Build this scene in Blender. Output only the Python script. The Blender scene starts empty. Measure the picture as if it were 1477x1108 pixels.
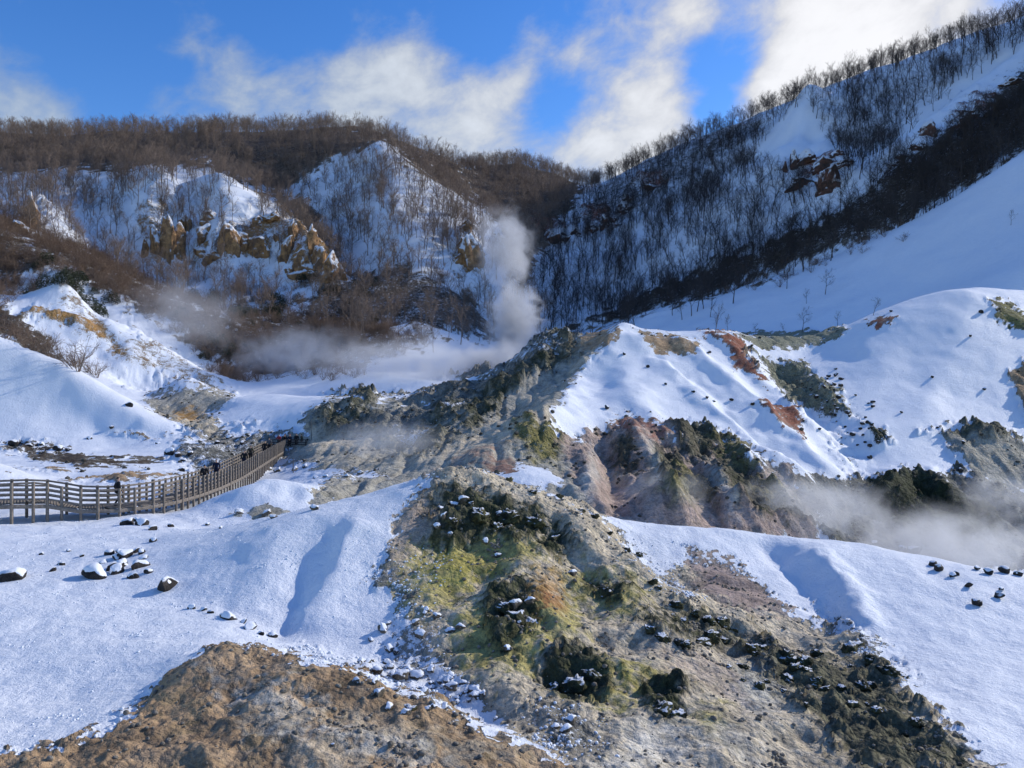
import bpy, bmesh, math, random
import numpy as np
from mathutils import Vector, Matrix

random.seed(7); RNG = np.random.default_rng(11)
SC = bpy.context.scene
COL = SC.collection
R = math.radians

# ------------------------------------------------------------------ camera
F, CX, CY, ZC = 1066.0, 738.5, 554.0, 7.3      # focal length and centre in photo pixels, eye height in metres
cam = bpy.data.cameras.new('camera'); cam_o = bpy.data.objects.new('camera', cam); COL.objects.link(cam_o)
cam.sensor_width = 36.0; cam.lens = 36.0 * F / 1477.0
cam.clip_start = 0.1; cam.clip_end = 5000
cam_o.location = (0, 0, ZC); cam_o.rotation_euler = (R(90), 0, 0)
SC.camera = cam_o

# ------------------------------------------------------------------ sky, sun, exposure
SUN_EL, SUN_AZ = 28.0, 61.0                    # azimuth clockwise from the viewing axis (+Y)
sun_vec = Vector((math.sin(R(SUN_AZ)) * math.cos(R(SUN_EL)), math.cos(R(SUN_AZ)) * math.cos(R(SUN_EL)), math.sin(R(SUN_EL))))
sun = bpy.data.lights.new('sun', 'SUN'); sun.energy = 3.3; sun.angle = R(0.6); sun.color = (1.0, 0.94, 0.85)
sun_o = bpy.data.objects.new('sun', sun); COL.objects.link(sun_o)
sun_o.rotation_euler = sun_vec.to_track_quat('Z', 'Y').to_euler(); sun_o.location = (60, 20, 80)

SC.view_settings.view_transform = 'Standard'; SC.view_settings.look = 'None'
SC.view_settings.exposure = 0.15; SC.view_settings.gamma = 1.0; SC.view_settings.use_curve_mapping = False
SC.cycles.use_denoising = True
SC.cycles.max_bounces = 5; SC.cycles.diffuse_bounces = 2; SC.cycles.glossy_bounces = 1
SC.cycles.transmission_bounces = 2; SC.cycles.volume_bounces = 1; SC.cycles.transparent_max_bounces = 8
SC.cycles.volume_step_rate = 1.0; SC.cycles.volume_max_steps = 128


class NT:
    """small helper for building node trees"""
    def __init__(s, tree): s.t = tree; s.n = tree.nodes; s.l = tree.links
    def add(s, typ, **kw):
        n = s.n.new(typ)
        for k, v in kw.items():
            if k == 'inp':
                for a, b in v.items(): s.put(n.inputs[a], b)
            else: setattr(n, k, v)
        return n
    def put(s, sock, v):
        if hasattr(v, 'is_output') or isinstance(v, bpy.types.NodeSocket): s.l.new(v, sock)
        else: sock.default_value = v
    def math(s, op, a, b=0.0, c=None, clamp=False):
        n = s.add('ShaderNodeMath', operation=op, use_clamp=clamp); s.put(n.inputs[0], a); s.put(n.inputs[1], b)
        if c is not None: s.put(n.inputs[2], c)
        return n.outputs[0]
    def vmath(s, op, a, b=(0, 0, 0)):
        n = s.add('ShaderNodeVectorMath', operation=op); s.put(n.inputs[0], a); s.put(n.inputs[1], b)
        return n.outputs['Value'] if op in ('DOT_PRODUCT', 'LENGTH', 'DISTANCE') else n.outputs[0]
    def noise(s, vec, scale, detail=3, rough=0.55, dist=0.0):
        n = s.add('ShaderNodeTexNoise'); s.l.new(vec, n.inputs['Vector'])
        n.inputs['Scale'].default_value = scale; n.inputs['Detail'].default_value = detail
        n.inputs['Roughness'].default_value = rough; n.inputs['Distortion'].default_value = dist
        return n.outputs['Fac']
    def step(s, v, lo, hi, a=0.0, b=1.0):
        n = s.add('ShaderNodeMapRange', interpolation_type='SMOOTHSTEP'); s.put(n.inputs[0], v)
        for i, q in zip((1, 2, 3, 4), (lo, hi, a, b)): n.inputs[i].default_value = q
        return n.outputs[0]
    def lin(s, v, lo, hi, a=0.0, b=1.0):
        n = s.add('ShaderNodeMapRange'); s.put(n.inputs[0], v)
        for i, q in zip((1, 2, 3, 4), (lo, hi, a, b)): n.inputs[i].default_value = q
        return n.outputs[0]
    def mix(s, fac, a, b, mode='MIX'):
        n = s.add('ShaderNodeMix', data_type='RGBA', blend_type=mode)
        s.put(n.inputs[0], fac); s.put(n.inputs[6], a); s.put(n.inputs[7], b)
        return n.outputs[2]


def pix_dir(px, py):
    return Vector(((px - CX) / F, 1.0, -(py - CY) / F)).normalized()


world = bpy.data.worlds.new('World'); SC.world = world; world.use_nodes = True
w = NT(world.node_tree); w.n.clear()
sky = w.add('ShaderNodeTexSky', sky_type='NISHITA', sun_disc=False, sun_elevation=R(SUN_EL), sun_rotation=R(SUN_AZ),
            altitude=300.0, air_density=1.0, dust_density=0.15, ozone_density=3.0)
hsv = w.add('ShaderNodeHueSaturation', inp={'Hue': 0.513, 'Saturation': 1.3, 'Value': 1.14, 'Color': sky.outputs[0]})
bg1 = w.add('ShaderNodeBackground', inp={'Color': hsv.outputs[0], 'Strength': 0.15})
tc = w.add('ShaderNodeTexCoord'); gen = tc.outputs['Generated']
sx = w.add('ShaderNodeSeparateXYZ', inp={0: gen})
# broken fair-weather cloud: noise over the sky dome, slightly flattened and sheared by the wind
cl = w.add('ShaderNodeCombineXYZ', inp={0: w.math('ADD', sx.outputs[0], w.math('MULTIPLY', sx.outputs[2], -0.35)), 1: sx.outputs[1], 2: w.math('MULTIPLY', sx.outputs[2], 1.35)})
n1 = w.noise(cl.outputs[0], 5.2, 9, 0.56, 0.1)
n2 = w.noise(cl.outputs[0], 14.0, 9, 0.6, 0.2)
field = w.math('ADD', w.math('MULTIPLY', n1, 0.55), w.math('MULTIPLY', n2, 0.45))
# where the big cloud banks and the clear gaps stand (directions on the dome)
banks = [(200, 165, 80, .12), (500, 160, 110, .09), (680, 205, 90, .12), (380, 110, 70, .07), (720, 120, 60, .07), (630, 60, 60, .05), (1060, 20, 70, .07), (990, 120, 40, .08),
         (20, 140, 80, .16), (100, 150, 60, .12), (300, 150, 110, .15), (330, 90, 50, .10), (440, 160, 130, .13), (560, 100, 90, .12), (600, 190, 120, .13), (650, 120, 80, .08), (760, 90, 60, .08), (740, 180, 90, .10),
         (920, 170, 90, .24), (850, 230, 70, .16), (840, 80, 60, .10), (1020, 60, 70, .07), (1180, 60, 100, .17), (1150, 110, 70, .12), (1330, 10, 150, .26), (1090, 150, 40, .18), (240, 15, 60, .12), (960, 20, 60, .08),
         (160, 80, 110, -.24), (170, 110, 40, -.08), (420, 30, 120, -.18), (660, 20, 90, -.12), (820, 10, 70, -.10), (1030, 110, 60, -.16), (700, 60, 50, -.08), (800, 150, 50, -.12)]
for px, py, rad, amt in banks:
    d = w.vmath('DISTANCE', gen, tuple(pix_dir(px, py)))
    field = w.math('ADD', field, w.step(d, 0.2 * rad / F, 1.3 * rad / F, amt * .82, 0.0))
cover = w.step(field, 0.465, 0.74)
sund = w.vmath('DOT_PRODUCT', gen, tuple(sun_vec))
ccol = w.mix(w.step(sund, 0.15, 0.9), (0.60, 0.70, 0.82, 1), (1.0, 0.98, 0.95, 1))
thick = w.step(field, 0.55, 0.9, 0.60, 1.0)
bg2 = w.add('ShaderNodeBackground', inp={'Color': ccol, 'Strength': w.math('MULTIPLY', thick, 0.95)})
mixs = w.add('ShaderNodeMixShader', inp={0: w.math('MULTIPLY', cover, 0.9), 1: bg1.outputs[0], 2: bg2.outputs[0]})
w.add('ShaderNodeOutputWorld', inp={0: mixs.outputs[0]})


# ------------------------------------------------------------------ numeric noise
_perm = np.concatenate([np.random.default_rng(3).permutation(256)] * 2).astype(np.int32)
_grad = np.array([(math.cos(a), math.sin(a)) for a in np.linspace(0, 2 * math.pi, 16, endpoint=False)], np.float32)


def perlin(x, y, seed=0):
    x = np.asarray(x, np.float32) + seed * 17.13; y = np.asarray(y, np.float32) + seed * 9.71
    xi = np.floor(x).astype(np.int32); yi = np.floor(y).astype(np.int32)
    xf = x - xi; yf = y - yi
    u = xf * xf * xf * (xf * (xf * 6 - 15) + 10); v = yf * yf * yf * (yf * (yf * 6 - 15) + 10)
    def g(ix, iy, dx, dy):
        h = _perm[_perm[ix & 255] + (iy & 255)] & 15
        return _grad[h, 0] * dx + _grad[h, 1] * dy
    a = g(xi, yi, xf, yf); b = g(xi + 1, yi, xf - 1, yf); c = g(xi, yi + 1, xf, yf - 1); d = g(xi + 1, yi + 1, xf - 1, yf - 1)
    return ((a + u * (b - a)) * (1 - v) + (c + u * (d - c)) * v) * 1.5


def fbm(x, y, octs=4, seed=0, gain=0.5):
    s = 0; a = 1.0; t = 0
    for i in range(octs):
        s = s + a * perlin(x * 2 ** i, y * 2 ** i, seed + i); t += a; a *= gain
    return s / t


def sstep(x, a, b):
    t = np.clip((x - a) / (b - a), 0, 1); return t * t * (3 - 2 * t)


# ------------------------------------------------------------------ the lie of the land
# survey lines: (photo x, photo y, distance in metres) of points on the ground; distance follows from where each stands
LINES = [
    # foreground
    [(-260, 1560, 6), (1740, 1560, 6)],
    [(-260, 1130, 12.5), (200, 1125, 12.5), (600, 1140, 12.5), (1000, 1190, 12.5), (1400, 1270, 12.5), (1740, 1280, 12.5)],
    [(-260, 1003, 17.3), (100, 1000, 17.3), (220, 985, 17.2), (300, 950, 17), (420, 948, 17.2), (520, 965, 17.2), (620, 1010, 16.2), (680, 1040, 15.6), (800, 1100, 14.4)],
    [(560, 985, 19.6), (630, 1012, 18.3), (700, 1050, 17)],
    [(-260, 940, 20.2), (0, 938, 20.2), (200, 925, 20.3), (330, 918, 20.6), (430, 922, 21.6), (520, 945, 20.8), (620, 965, 20)],
    [(-260, 845, 26.5), (0, 843, 26.5), (150, 840, 26.8), (240, 850, 26), (330, 880, 23.8)],
    [(-260, 780, 34.5), (0, 778, 34.5), (120, 778, 34.5), (220, 785, 32.8)],
    [(230, 778, 33), (300, 772, 31), (370, 757, 29.8), (430, 748, 29), (500, 741, 29), (570, 733, 29.5), (600, 713, 30.3), (640, 681, 31.8), (660, 676, 32), (690, 679, 32.2), (760, 694, 32), (830, 733, 31), (900, 790, 29.2), (960, 842, 27.4), (1010, 880, 26)],
    [(480, 840, 25), (540, 800, 26.6), (560, 870, 23.8), (600, 800, 26.6), (650, 800, 27), (650, 740, 29.6), (700, 720, 30.7)],
    [(740, 760, 29.2), (752, 850, 24.6), (800, 950, 20.2), (900, 1050, 16.6), (1000, 1110, 15)],
    [(620, 905, 21.6), (700, 900, 22), (690, 990, 18.6), (780, 1040, 17)],
    [(850, 850, 25.4), (920, 930, 21.6), (1000, 1000, 18.8), (1100, 1050, 17.4), (1200, 1108, 16)],
    [(870, 742, 35.5), (940, 752, 36), (1010, 757, 36), (1100, 764, 36), (1250, 785, 35), (1350, 805, 33.4), (1477, 828, 31.4), (1740, 880, 28.4)],
    [(900, 800, 32), (960, 860, 28.3), (1000, 850, 29.2), (1060, 830, 31)],
    [(1150, 785, 33.8), (1200, 832, 30.8), (1240, 900, 27)],
    [(1108, 800, 33.8), (1150, 862, 29.5), (1205, 915, 26.5)],
    [(1050, 950, 23.2), (1200, 1000, 21), (1300, 950, 24), (1400, 1050, 18.8), (1300, 1108, 16.4), (1477, 1000, 21.2), (1477, 900, 26.6), (1740, 960, 23)],
    # ground hidden behind the near crests
    [(-260, 766, 39), (0, 762, 39), (120, 760, 40), (230, 758, 39), (300, 765, 40), (430, 764, 40), (560, 765, 40), (660, 765, 40), (760, 790, 40), (850, 800, 42), (950, 830, 43), (1100, 850, 44), (1300, 880, 44), (1500, 900, 44), (1740, 920, 44)],
    # boardwalk flat and the valley floor beyond
    [(-260, 742, 43.5), (0, 748, 42.5), (115, 749, 43), (200, 744, 44.5), (280, 735, 49), (330, 716, 55), (365, 700, 66), (385, 682, 75), (410, 665, 84), (440, 660, 86)],
    [(330, 742, 43.6), (450, 748, 43), (350, 690, 46.8), (385, 684, 47.2), (430, 700, 46.4), (310, 715, 47.5), (465, 728, 46)],
    [(520, 732, 46), (560, 702, 53), (480, 692, 56), (600, 690, 58), (560, 662, 66), (480, 668, 66), (640, 675, 58)],
    [(-260, 630, 50), (-100, 648, 51), (0, 668, 52), (60, 692, 53.5), (110, 702, 56)],
    [(100, 690, 60), (200, 690, 58), (280, 680, 62), (0, 680, 62), (-260, 660, 64)],
    [(-260, 655, 76), (0, 660, 76), (130, 662, 75), (250, 660, 75), (330, 660, 76)],
    [(-260, 632, 85), (0, 636, 86), (150, 640, 87), (260, 643, 86), (340, 640, 86)],
    [(-260, 440, 100), (-80, 470, 99), (0, 492, 98), (60, 516, 98), (130, 548, 97), (200, 586, 96), (275, 627, 94)],
    [(60, 580, 92.5), (-60, 560, 92.5), (150, 605, 92)],
    [(-260, 480, 113), (0, 510, 112), (120, 560, 110), (250, 606, 104), (270, 592, 109), (320, 600, 106)],
    [(215, 574, 118), (240, 556, 119), (270, 539, 121), (300, 556, 120), (332, 574, 118)],
    [(200, 580, 126), (270, 570, 130), (340, 575, 128), (450, 580, 128), (560, 585, 128)],
    [(300, 606, 100), (335, 578, 107), (390, 566, 112), (440, 574, 112), (480, 570, 116), (530, 575, 118)],
    [(350, 628, 91), (420, 630, 90)],
    [(-260, 350, 150), (-60, 420, 148), (30, 432, 150), (80, 402, 152), (120, 440, 149), (200, 480, 145), (260, 520, 142), (325, 552, 139)],
    [(-260, 430, 132), (0, 468, 132), (60, 500, 130), (150, 545, 124), (220, 568, 119)],
    [(-260, 440, 165), (0, 440, 166), (100, 440, 166), (200, 500, 162), (330, 556, 160)],
    [(-260, 300, 195), (0, 335, 190), (100, 385, 186), (200, 432, 182), (300, 472, 178), (400, 490, 178), (480, 500, 176)],
    # left mountain
    [(-260, 290, 238), (0, 312, 236), (100, 345, 232), (200, 392, 228), (300, 438, 222), (400, 432, 224), (500, 425, 224)],
    [(230, 388, 240), (230, 305, 258), (330, 362, 246), (330, 270, 272), (450, 408, 238), (440, 338, 252)],
    [(310, 255, 278), (380, 300, 263), (440, 338, 251), (490, 390, 240), (515, 425, 230)],
    [(-260, 270, 285), (0, 280, 275), (40, 285, 262), (100, 252, 292), (200, 252, 290), (250, 262, 288)],
    [(-260, 240, 330), (100, 235, 325), (300, 228, 325), (400, 235, 330)],
    [(-260, 200, 420), (0, 195, 420), (150, 197, 420), (300, 193, 420), (430, 190, 412), (520, 190, 400), (580, 208, 395), (620, 225, 400), (660, 245, 410)],
    [(400, 272, 322), (450, 335, 288), (505, 405, 246)],
    [(545, 212, 335), (480, 246, 322), (420, 278, 305)], [(545, 212, 335), (600, 262, 312), (650, 312, 286), (690, 348, 264), (702, 385, 252)],
    [(550, 300, 284), (520, 362, 256), (600, 382, 246), (650, 402, 240), (560, 452, 214), (650, 462, 214), (480, 445, 218)],
    [(660, 258, 440), (700, 238, 470), (740, 233, 480), (800, 250, 470), (850, 272, 450)],
    [(700, 310, 350), (770, 330, 350), (745, 420, 270), (720, 482, 228), (780, 400, 300), (800, 470, 250)],
    [(-260, 240, 520), (300, 235, 520), (600, 270, 520), (850, 300, 520), (1200, 200, 500), (1740, 50, 480)],
    [(-260, 300, 620), (600, 320, 620), (1740, 200, 620)],
    # snow hump and steaming hollow behind the middle ridge
    [(510, 490, 170), (560, 475, 184), (610, 462, 190), (650, 480, 190), (690, 502, 185), (760, 522, 180)],
    [(560, 542, 140), (640, 552, 136), (500, 562, 132), (700, 545, 150), (600, 532, 150), (780, 545, 145)],
    [(560, 490, 202), (620, 485, 204), (690, 510, 204)],
    # right mountain
    [(880, 262, 430), (960, 214, 412), (1050, 184, 396), (1150, 142, 376), (1250, 110, 360), (1350, 72, 346), (1477, 34, 332), (1740, -40, 310)],
    [(860, 340, 345), (960, 318, 325), (1050, 270, 328), (1300, 170, 305), (1477, 110, 288), (1740, 30, 270)],
    [(1160, 146, 342), (1152, 200, 306), (1185, 268, 274)], [(1060, 240, 318), (1250, 210, 306)],
    [(900, 430, 275), (1000, 392, 265), (1100, 345, 258), (1200, 302, 252), (1300, 252, 246), (1400, 204, 242), (1477, 172, 240), (1740, 80, 230)],
    [(1740, 120, 190), (1477, 217, 200), (1400, 266, 205), (1300, 326, 212), (1200, 370, 220), (1100, 402, 228), (1000, 432, 235), (900, 462, 240), (800, 492, 240)],
    [(1740, 130, 203), (1477, 226, 212), (1400, 276, 217), (1300, 336, 224), (1200, 382, 231), (1100, 412, 240), (1000, 442, 247), (900, 470, 250)],
    [(900, 492, 200), (1000, 484, 186), (1100, 482, 176), (1200, 476, 166), (1300, 462, 160), (1300, 400, 182), (1477, 330, 170), (1477, 390, 150), (1740, 380, 150)],
    [(850, 530, 135), (1000, 522, 132), (1150, 510, 138), (1250, 500, 140), (1400, 440, 142), (1740, 440, 142)],
    # middle ridge and the dome beside it
    [(600, 572, 107), (650, 558, 109), (700, 535, 110), (760, 505, 110), (800, 492, 110), (850, 483, 108), (900, 475, 106), (960, 478, 106), (1040, 482, 108), (1100, 488, 112), (1160, 486, 118), (1215, 480, 128)],
    [(1160, 516, 112), (1200, 492, 115), (1260, 455, 118), (1320, 426, 120), (1400, 413, 122), (1477, 416, 122), (1740, 450, 118)],
    [(850, 560, 90), (770, 614, 67), (745, 650, 60), (760, 690, 52), (700, 667, 57)],
    [(820, 640, 67), (900, 735, 47.5), (1000, 742, 48), (1100, 745, 51), (1200, 765, 55), (1300, 790, 57), (1450, 805, 57), (1740, 830, 57)],
    [(900, 620, 74), (950, 550, 88), (1050, 620, 79), (1150, 682, 71), (870, 690, 56), (960, 690, 60), (1060, 700, 63)],
    [(1000, 500, 102), (1080, 590, 86)],
    [(1120, 522, 107), (1180, 590, 92), (1235, 662, 80)],
    [(1350, 550, 98), (1300, 640, 84), (1400, 640, 85), (1450, 590, 92), (1250, 560, 98)],
    [(1250, 686, 78), (1330, 690, 77), (1420, 690, 78), (1500, 690, 80)], [(1250, 762, 67), (1330, 782, 65), (1430, 792, 65), (1600, 800, 65)],
    [(1477, 640, 86), (1740, 600, 90)],
    [(600, 622, 80), (650, 602, 84), (700, 585, 88), (800, 560, 90), (700, 640, 67)],
    [(440, 606, 92), (470, 580, 95), (520, 572, 97), (560, 580, 98), (600, 588, 97)],
    [(450, 640, 80), (520, 642, 78), (580, 642, 75)],
]
pts = []
for ln in LINES:      # carry the lines on beyond the frame: level to one side, lowered on the other so unseen ridges don't block the sun
    ends = sorted((ln[0], ln[-1]))
    ext = [(-450, ends[0][1], ends[0][2])] if ends[0][0] <= -200 else []
    if ends[1][0] >= 1700: ext.append((1930, ends[1][1] + (60 if ends[1][2] > 100 else 10), ends[1][2]))
    pts += ext
    for i, p in enumerate(ln):
        pts.append(p)
        if i + 1 < len(ln):
            q = ln[i + 1]; n = int(math.hypot(q[0] - p[0], F * math.log(q[2] / p[2])) / 45)
            for k in range(1, n + 1):
                t = k / (n + 1)
                pts.append((p[0] + (q[0] - p[0]) * t, p[1] + (q[1] - p[1]) * t, p[2] * (q[2] / p[2]) ** t))
pts = np.array(pts, np.float64)
key = np.round(np.c_[pts[:, 0] / 6, np.log(pts[:, 2]) / .006]).astype(int)
_, ui = np.unique(key, axis=0, return_index=True); pts = pts[ui]
C2 = np.c_[pts[:, 0] / F, np.log(pts[:, 2])]
K = np.sqrt(((C2[:, None] - C2[None]) ** 2).sum(-1) + 1e-8)
NP = len(C2)
A = np.zeros((NP + 3, NP + 3)); A[:NP, :NP] = K - 1e-4 * np.eye(NP); A[:NP, NP] = A[NP, :NP] = 1
A[:NP, NP + 1:] = C2; A[NP + 1:, :NP] = C2.T
sol = np.linalg.solve(A, np.r_[pts[:, 1], 0, 0, 0])
NGU = 358
gu = np.linspace(-430, 1910, NGU) / F
gv = np.linspace(math.log(6), math.log(620), 600)
coarse = np.zeros((600, NGU))
for i0 in range(0, 600, 20):
    vv, uu = np.meshgrid(gv[i0:i0 + 20], gu, indexing='ij')
    q = np.c_[uu.ravel(), vv.ravel()]
    d = np.sqrt(((q[:, None].astype(np.float32) - C2[None].astype(np.float32)) ** 2).sum(-1))
    coarse[i0:i0 + 20] = (d @ sol[:NP] + sol[NP] + q @ sol[NP + 1:]).reshape(vv.shape)


def blur(a, s, ax):
    n = int(3 * s) + 1; k = np.exp(-np.arange(-n, n + 1) ** 2 / (2 * s * s)); k /= k.sum()
    p = [(0, 0), (0, 0)]; p[ax] = (n, n); b = np.pad(a, p, mode='edge'); o = np.zeros_like(a)
    for i, kk in enumerate(k):
        o += kk * (b[i:i + a.shape[0]] if ax == 0 else b[:, i:i + a.shape[1]])
    return o


coarse = blur(blur(coarse, 1.3, 0), 1.0, 1)

PX = np.linspace(-420, 1900, 1048)
vs = []
for y0, y1, st in ((6.2, 12, .02), (12, 45, .0045), (45, 130, .004), (130, 230, .006), (230, 440, .004), (440, 610, .012)):
    n = int(math.log(y1 / y0) / st); vs.append(np.linspace(math.log(y0), math.log(y1), n, endpoint=False))
VV = np.concatenate(vs); YY = np.exp(VV); NR, NC = len(VV), len(PX)


def bilin(a, fi, fj):
    i = np.clip(np.floor(fi).astype(int), 0, a.shape[0] - 2); j = np.clip(np.floor(fj).astype(int), 0, a.shape[1] - 2)
    a0 = fi - i; b0 = fj - j
    return (a[i, j] * (1 - a0) * (1 - b0) + a[i + 1, j] * a0 * (1 - b0) + a[i, j + 1] * (1 - a0) * b0 + a[i + 1, j + 1] * a0 * b0)


fi = np.interp(VV, gv, np.arange(600)); fj = np.interp(PX / F, gu, np.arange(NGU))
P = bilin(coarse, fi[:, None] * np.ones((1, NC)), fj[None, :] * np.ones((NR, 1)))
P = blur(P, 2.0, 0); P = blur(P, 2.0, 1)
Yg = np.repeat(YY[:, None], NC, 1); Xg = (PX[None] - CX) / F * Yg
Zg = ZC - (P - CY) / F * Yg


def hit_y(px, py, Pm):
    c = np.clip((px - PX[0]) / (PX[1] - PX[0]), 0, NC - 1.001); c0 = int(c); t = c - c0
    col = Pm[:, c0] * (1 - t) + Pm[:, c0 + 1] * t
    k = int(np.argmax(col <= py))
    if col[k] > py: k = int(np.argmin(np.where(YY > 12, col, 1e9)))
    if k > 0 and col[k] <= py < col[k - 1]:
        s = (col[k - 1] - py) / (col[k - 1] - col[k]); return YY[k - 1] + (YY[k] - YY[k - 1]) * s
    return YY[k]


def seg_dist(x, y, pl):
    best = np.full(x.shape, 1e9)
    for (x0, y0), (x1, y1) in zip(pl[:-1], pl[1:]):
        dx, dy = x1 - x0, y1 - y0; L = dx * dx + dy * dy + 1e-9
        t = np.clip(((x - x0) * dx + (y - y0) * dy) / L, 0, 1)
        best = np.minimum(best, np.hypot(x - x0 - t * dx, y - y0 - t * dy))
    return best


# spines (+) and gullies (-) on the slopes: photo points of the line, height, half width in metres
SPINES = [
    ([(462, 768), (440, 830), (412, 905)], -.36, 1.0), ([(400, 770), (370, 830), (350, 870)], .08, 1.0), ([(505, 765), (480, 830), (450, 890)], .26, .8),
    ([(1175, 803), (1205, 830), (1232, 865), (1250, 905)], .36, .55), ([(1115, 790), (1165, 850), (1208, 908)], -.26, .6),
    ([(735, 740), (745, 800), (755, 850), (800, 930)], .35, 1.1), ([(830, 760), (900, 850), (960, 930)], .3, 1.0),
    ([(700, 740), (640, 830), (600, 880)], .2, .8), ([(800, 760), (850, 840), (870, 930)], -.3, .7),
    ([(930, 500), (1000, 560), (1090, 650), (1150, 690)], 1.2, 2.0), ([(985, 500), (1060, 560), (1140, 640), (1200, 690)], 1.3, 1.8),
    ([(950, 510), (1030, 580), (1110, 655)], -.9, 1.5), ([(900, 500), (900, 560), (960, 640)], .8, 2.2), ([(1045, 495), (1110, 560), (1170, 620)], .9, 1.8),
    ([(900, 480), (850, 540), (800, 600), (770, 640)], 1.2, 2.0), ([(830, 520), (780, 560), (700, 610)], -.8, 2.0), ([(790, 505), (720, 560), (640, 600)], .9, 1.8),
    ([(910, 630), (950, 690), (980, 735)], 1.3, 1.2), ([(870, 620), (880, 680), (890, 730)], -1.1, 1.2), ([(990, 650), (1030, 700), (1060, 735)], 1.3, 1.1), ([(1070, 660), (1110, 700), (1140, 740)], 1.3, 1.1), ([(840, 650), (850, 700), (870, 740)], .9, 1.0),
    ([(1010, 650), (1000, 690), (1010, 735)], -.6, 1.0), ([(1120, 530), (1170, 590), (1230, 650)], -1.2, 2.5),
    ([(1260, 470), (1260, 560), (1240, 640)], .6, 5.0), ([(1400, 430), (1370, 520), (1340, 620)], .5, 4.0),
    ([(1290, 690), (1290, 730), (1300, 780)], .9, 1.4), ([(1350, 690), (1380, 730), (1400, 780)], 1.0, 1.4), ([(1330, 690), (1330, 740)], -.8, 1.0),
    ([(1160, 150), (1140, 200), (1120, 250)], 5, 10), ([(1165, 150), (1190, 210), (1215, 270)], 5, 9), ([(1162, 160), (1165, 210), (1160, 260)], -3, 8),
    ([(1477, 80), (1400, 150), (1310, 220)], 6, 10), ([(1440, 90), (1370, 140), (1300, 200)], -4, 8),
    ([(545, 215), (560, 290), (600, 380)], 4, 14), ([(510, 250), (500, 330), (520, 400)], -4, 12), ([(600, 265), (640, 340), (660, 400)], -3, 10),
    ([(120, 255), (150, 310), (170, 370)], -5, 9), ([(60, 300), (80, 340)], 4, 6), ([(220, 260), (225, 330), (230, 380)], 5, 8), ([(280, 270), (270, 330), (265, 390)], -6, 7),
    ([(310, 260), (325, 320), (330, 370)], 4, 7), ([(370, 300), (375, 350), (380, 400)], -4, 6), ([(440, 340), (455, 380), (470, 410)], 3, 5),
    ([(0, 520), (60, 560), (130, 600), (180, 630)], -1.0, 3.0), ([(60, 520), (140, 575), (210, 610)], .8, 3.0),
    ([(90, 410), (140, 470), (190, 530)], 1.6, 3.0), ([(130, 450), (160, 500)], -1.4, 2.2),
]
for line, h, wd in SPINES:
    wp = []
    for a, b in zip(line[:-1], line[1:]):
        for t in np.linspace(0, 1, 4)[:-1]: wp.append((a[0] + (b[0] - a[0]) * t, a[1] + (b[1] - a[1]) * t))
    wp.append(line[-1]); w3 = []
    for px, py in wp:
        yv = hit_y(px, py, P); w3.append(((px - CX) / F * yv, yv))
    xs = [p[0] for p in w3]; ys = [p[1] for p in w3]; m = 3.2 * wd
    sel = (Xg > min(xs) - m) & (Xg < max(xs) + m) & (Yg > min(ys) - m) & (Yg < max(ys) + m)
    if not sel.any(): continue
    wob = fbm(Xg[sel] / wd / 2, Yg[sel] / wd / 2, 2, 5) * wd * .6
    d = seg_dist(Xg[sel] + wob, Yg[sel] + wob * .5, w3)
    Zg[sel] += h * np.exp(-(d / wd) ** 1.7)


def to_pix(z): return CY - (z - ZC) / Yg * F


# ------------------------------------------------------------------ what covers the land, patch by patch
SOIL = dict(brown=(.42, .285, .165), beige=(.60, .51, .37), grey=(.42, .39, .315), gg=(.25, .25, .17), yel=(.43, .37, .09), dkg=(.047, .054, .024), red=(.31, .11, .065),
            pink=(.45, .34, .28), ochre=(.52, .28, .085), pale=(.66, .62, .53), dark=(.075, .056, .042), litter=(.11, .078, .058), slate=(.19, .19, .17), olive=(.22, .195, .07))
soil = np.zeros((NR, NC, 3), np.float32); soil[:] = SOIL['grey']
snow = np.ones((NR, NC), np.float32); rough = np.full((NR, NC), .1, np.float32)
P0 = to_pix(Zg)
runmin = np.minimum.accumulate(np.where(Yg > 9, P0, 3000), axis=0)
vis = P0 <= runmin + 14
wsc = Yg * 0.045
wsl = np.select([Yg < 40, Yg < 135, Yg < 215], [1.3, 4.5, 9.0], 18.0)
wx = fbm(Xg / wsl, Yg / wsl, 5, 21, .65); wy = fbm(Xg / wsl, Yg / wsl, 5, 31, .65)
QX = PX[None] + np.zeros_like(P0)
HF = fbm(Xg / wsl * 4.2, Yg / wsl * 4.2, 3, 53, .7) * 1.6


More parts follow.
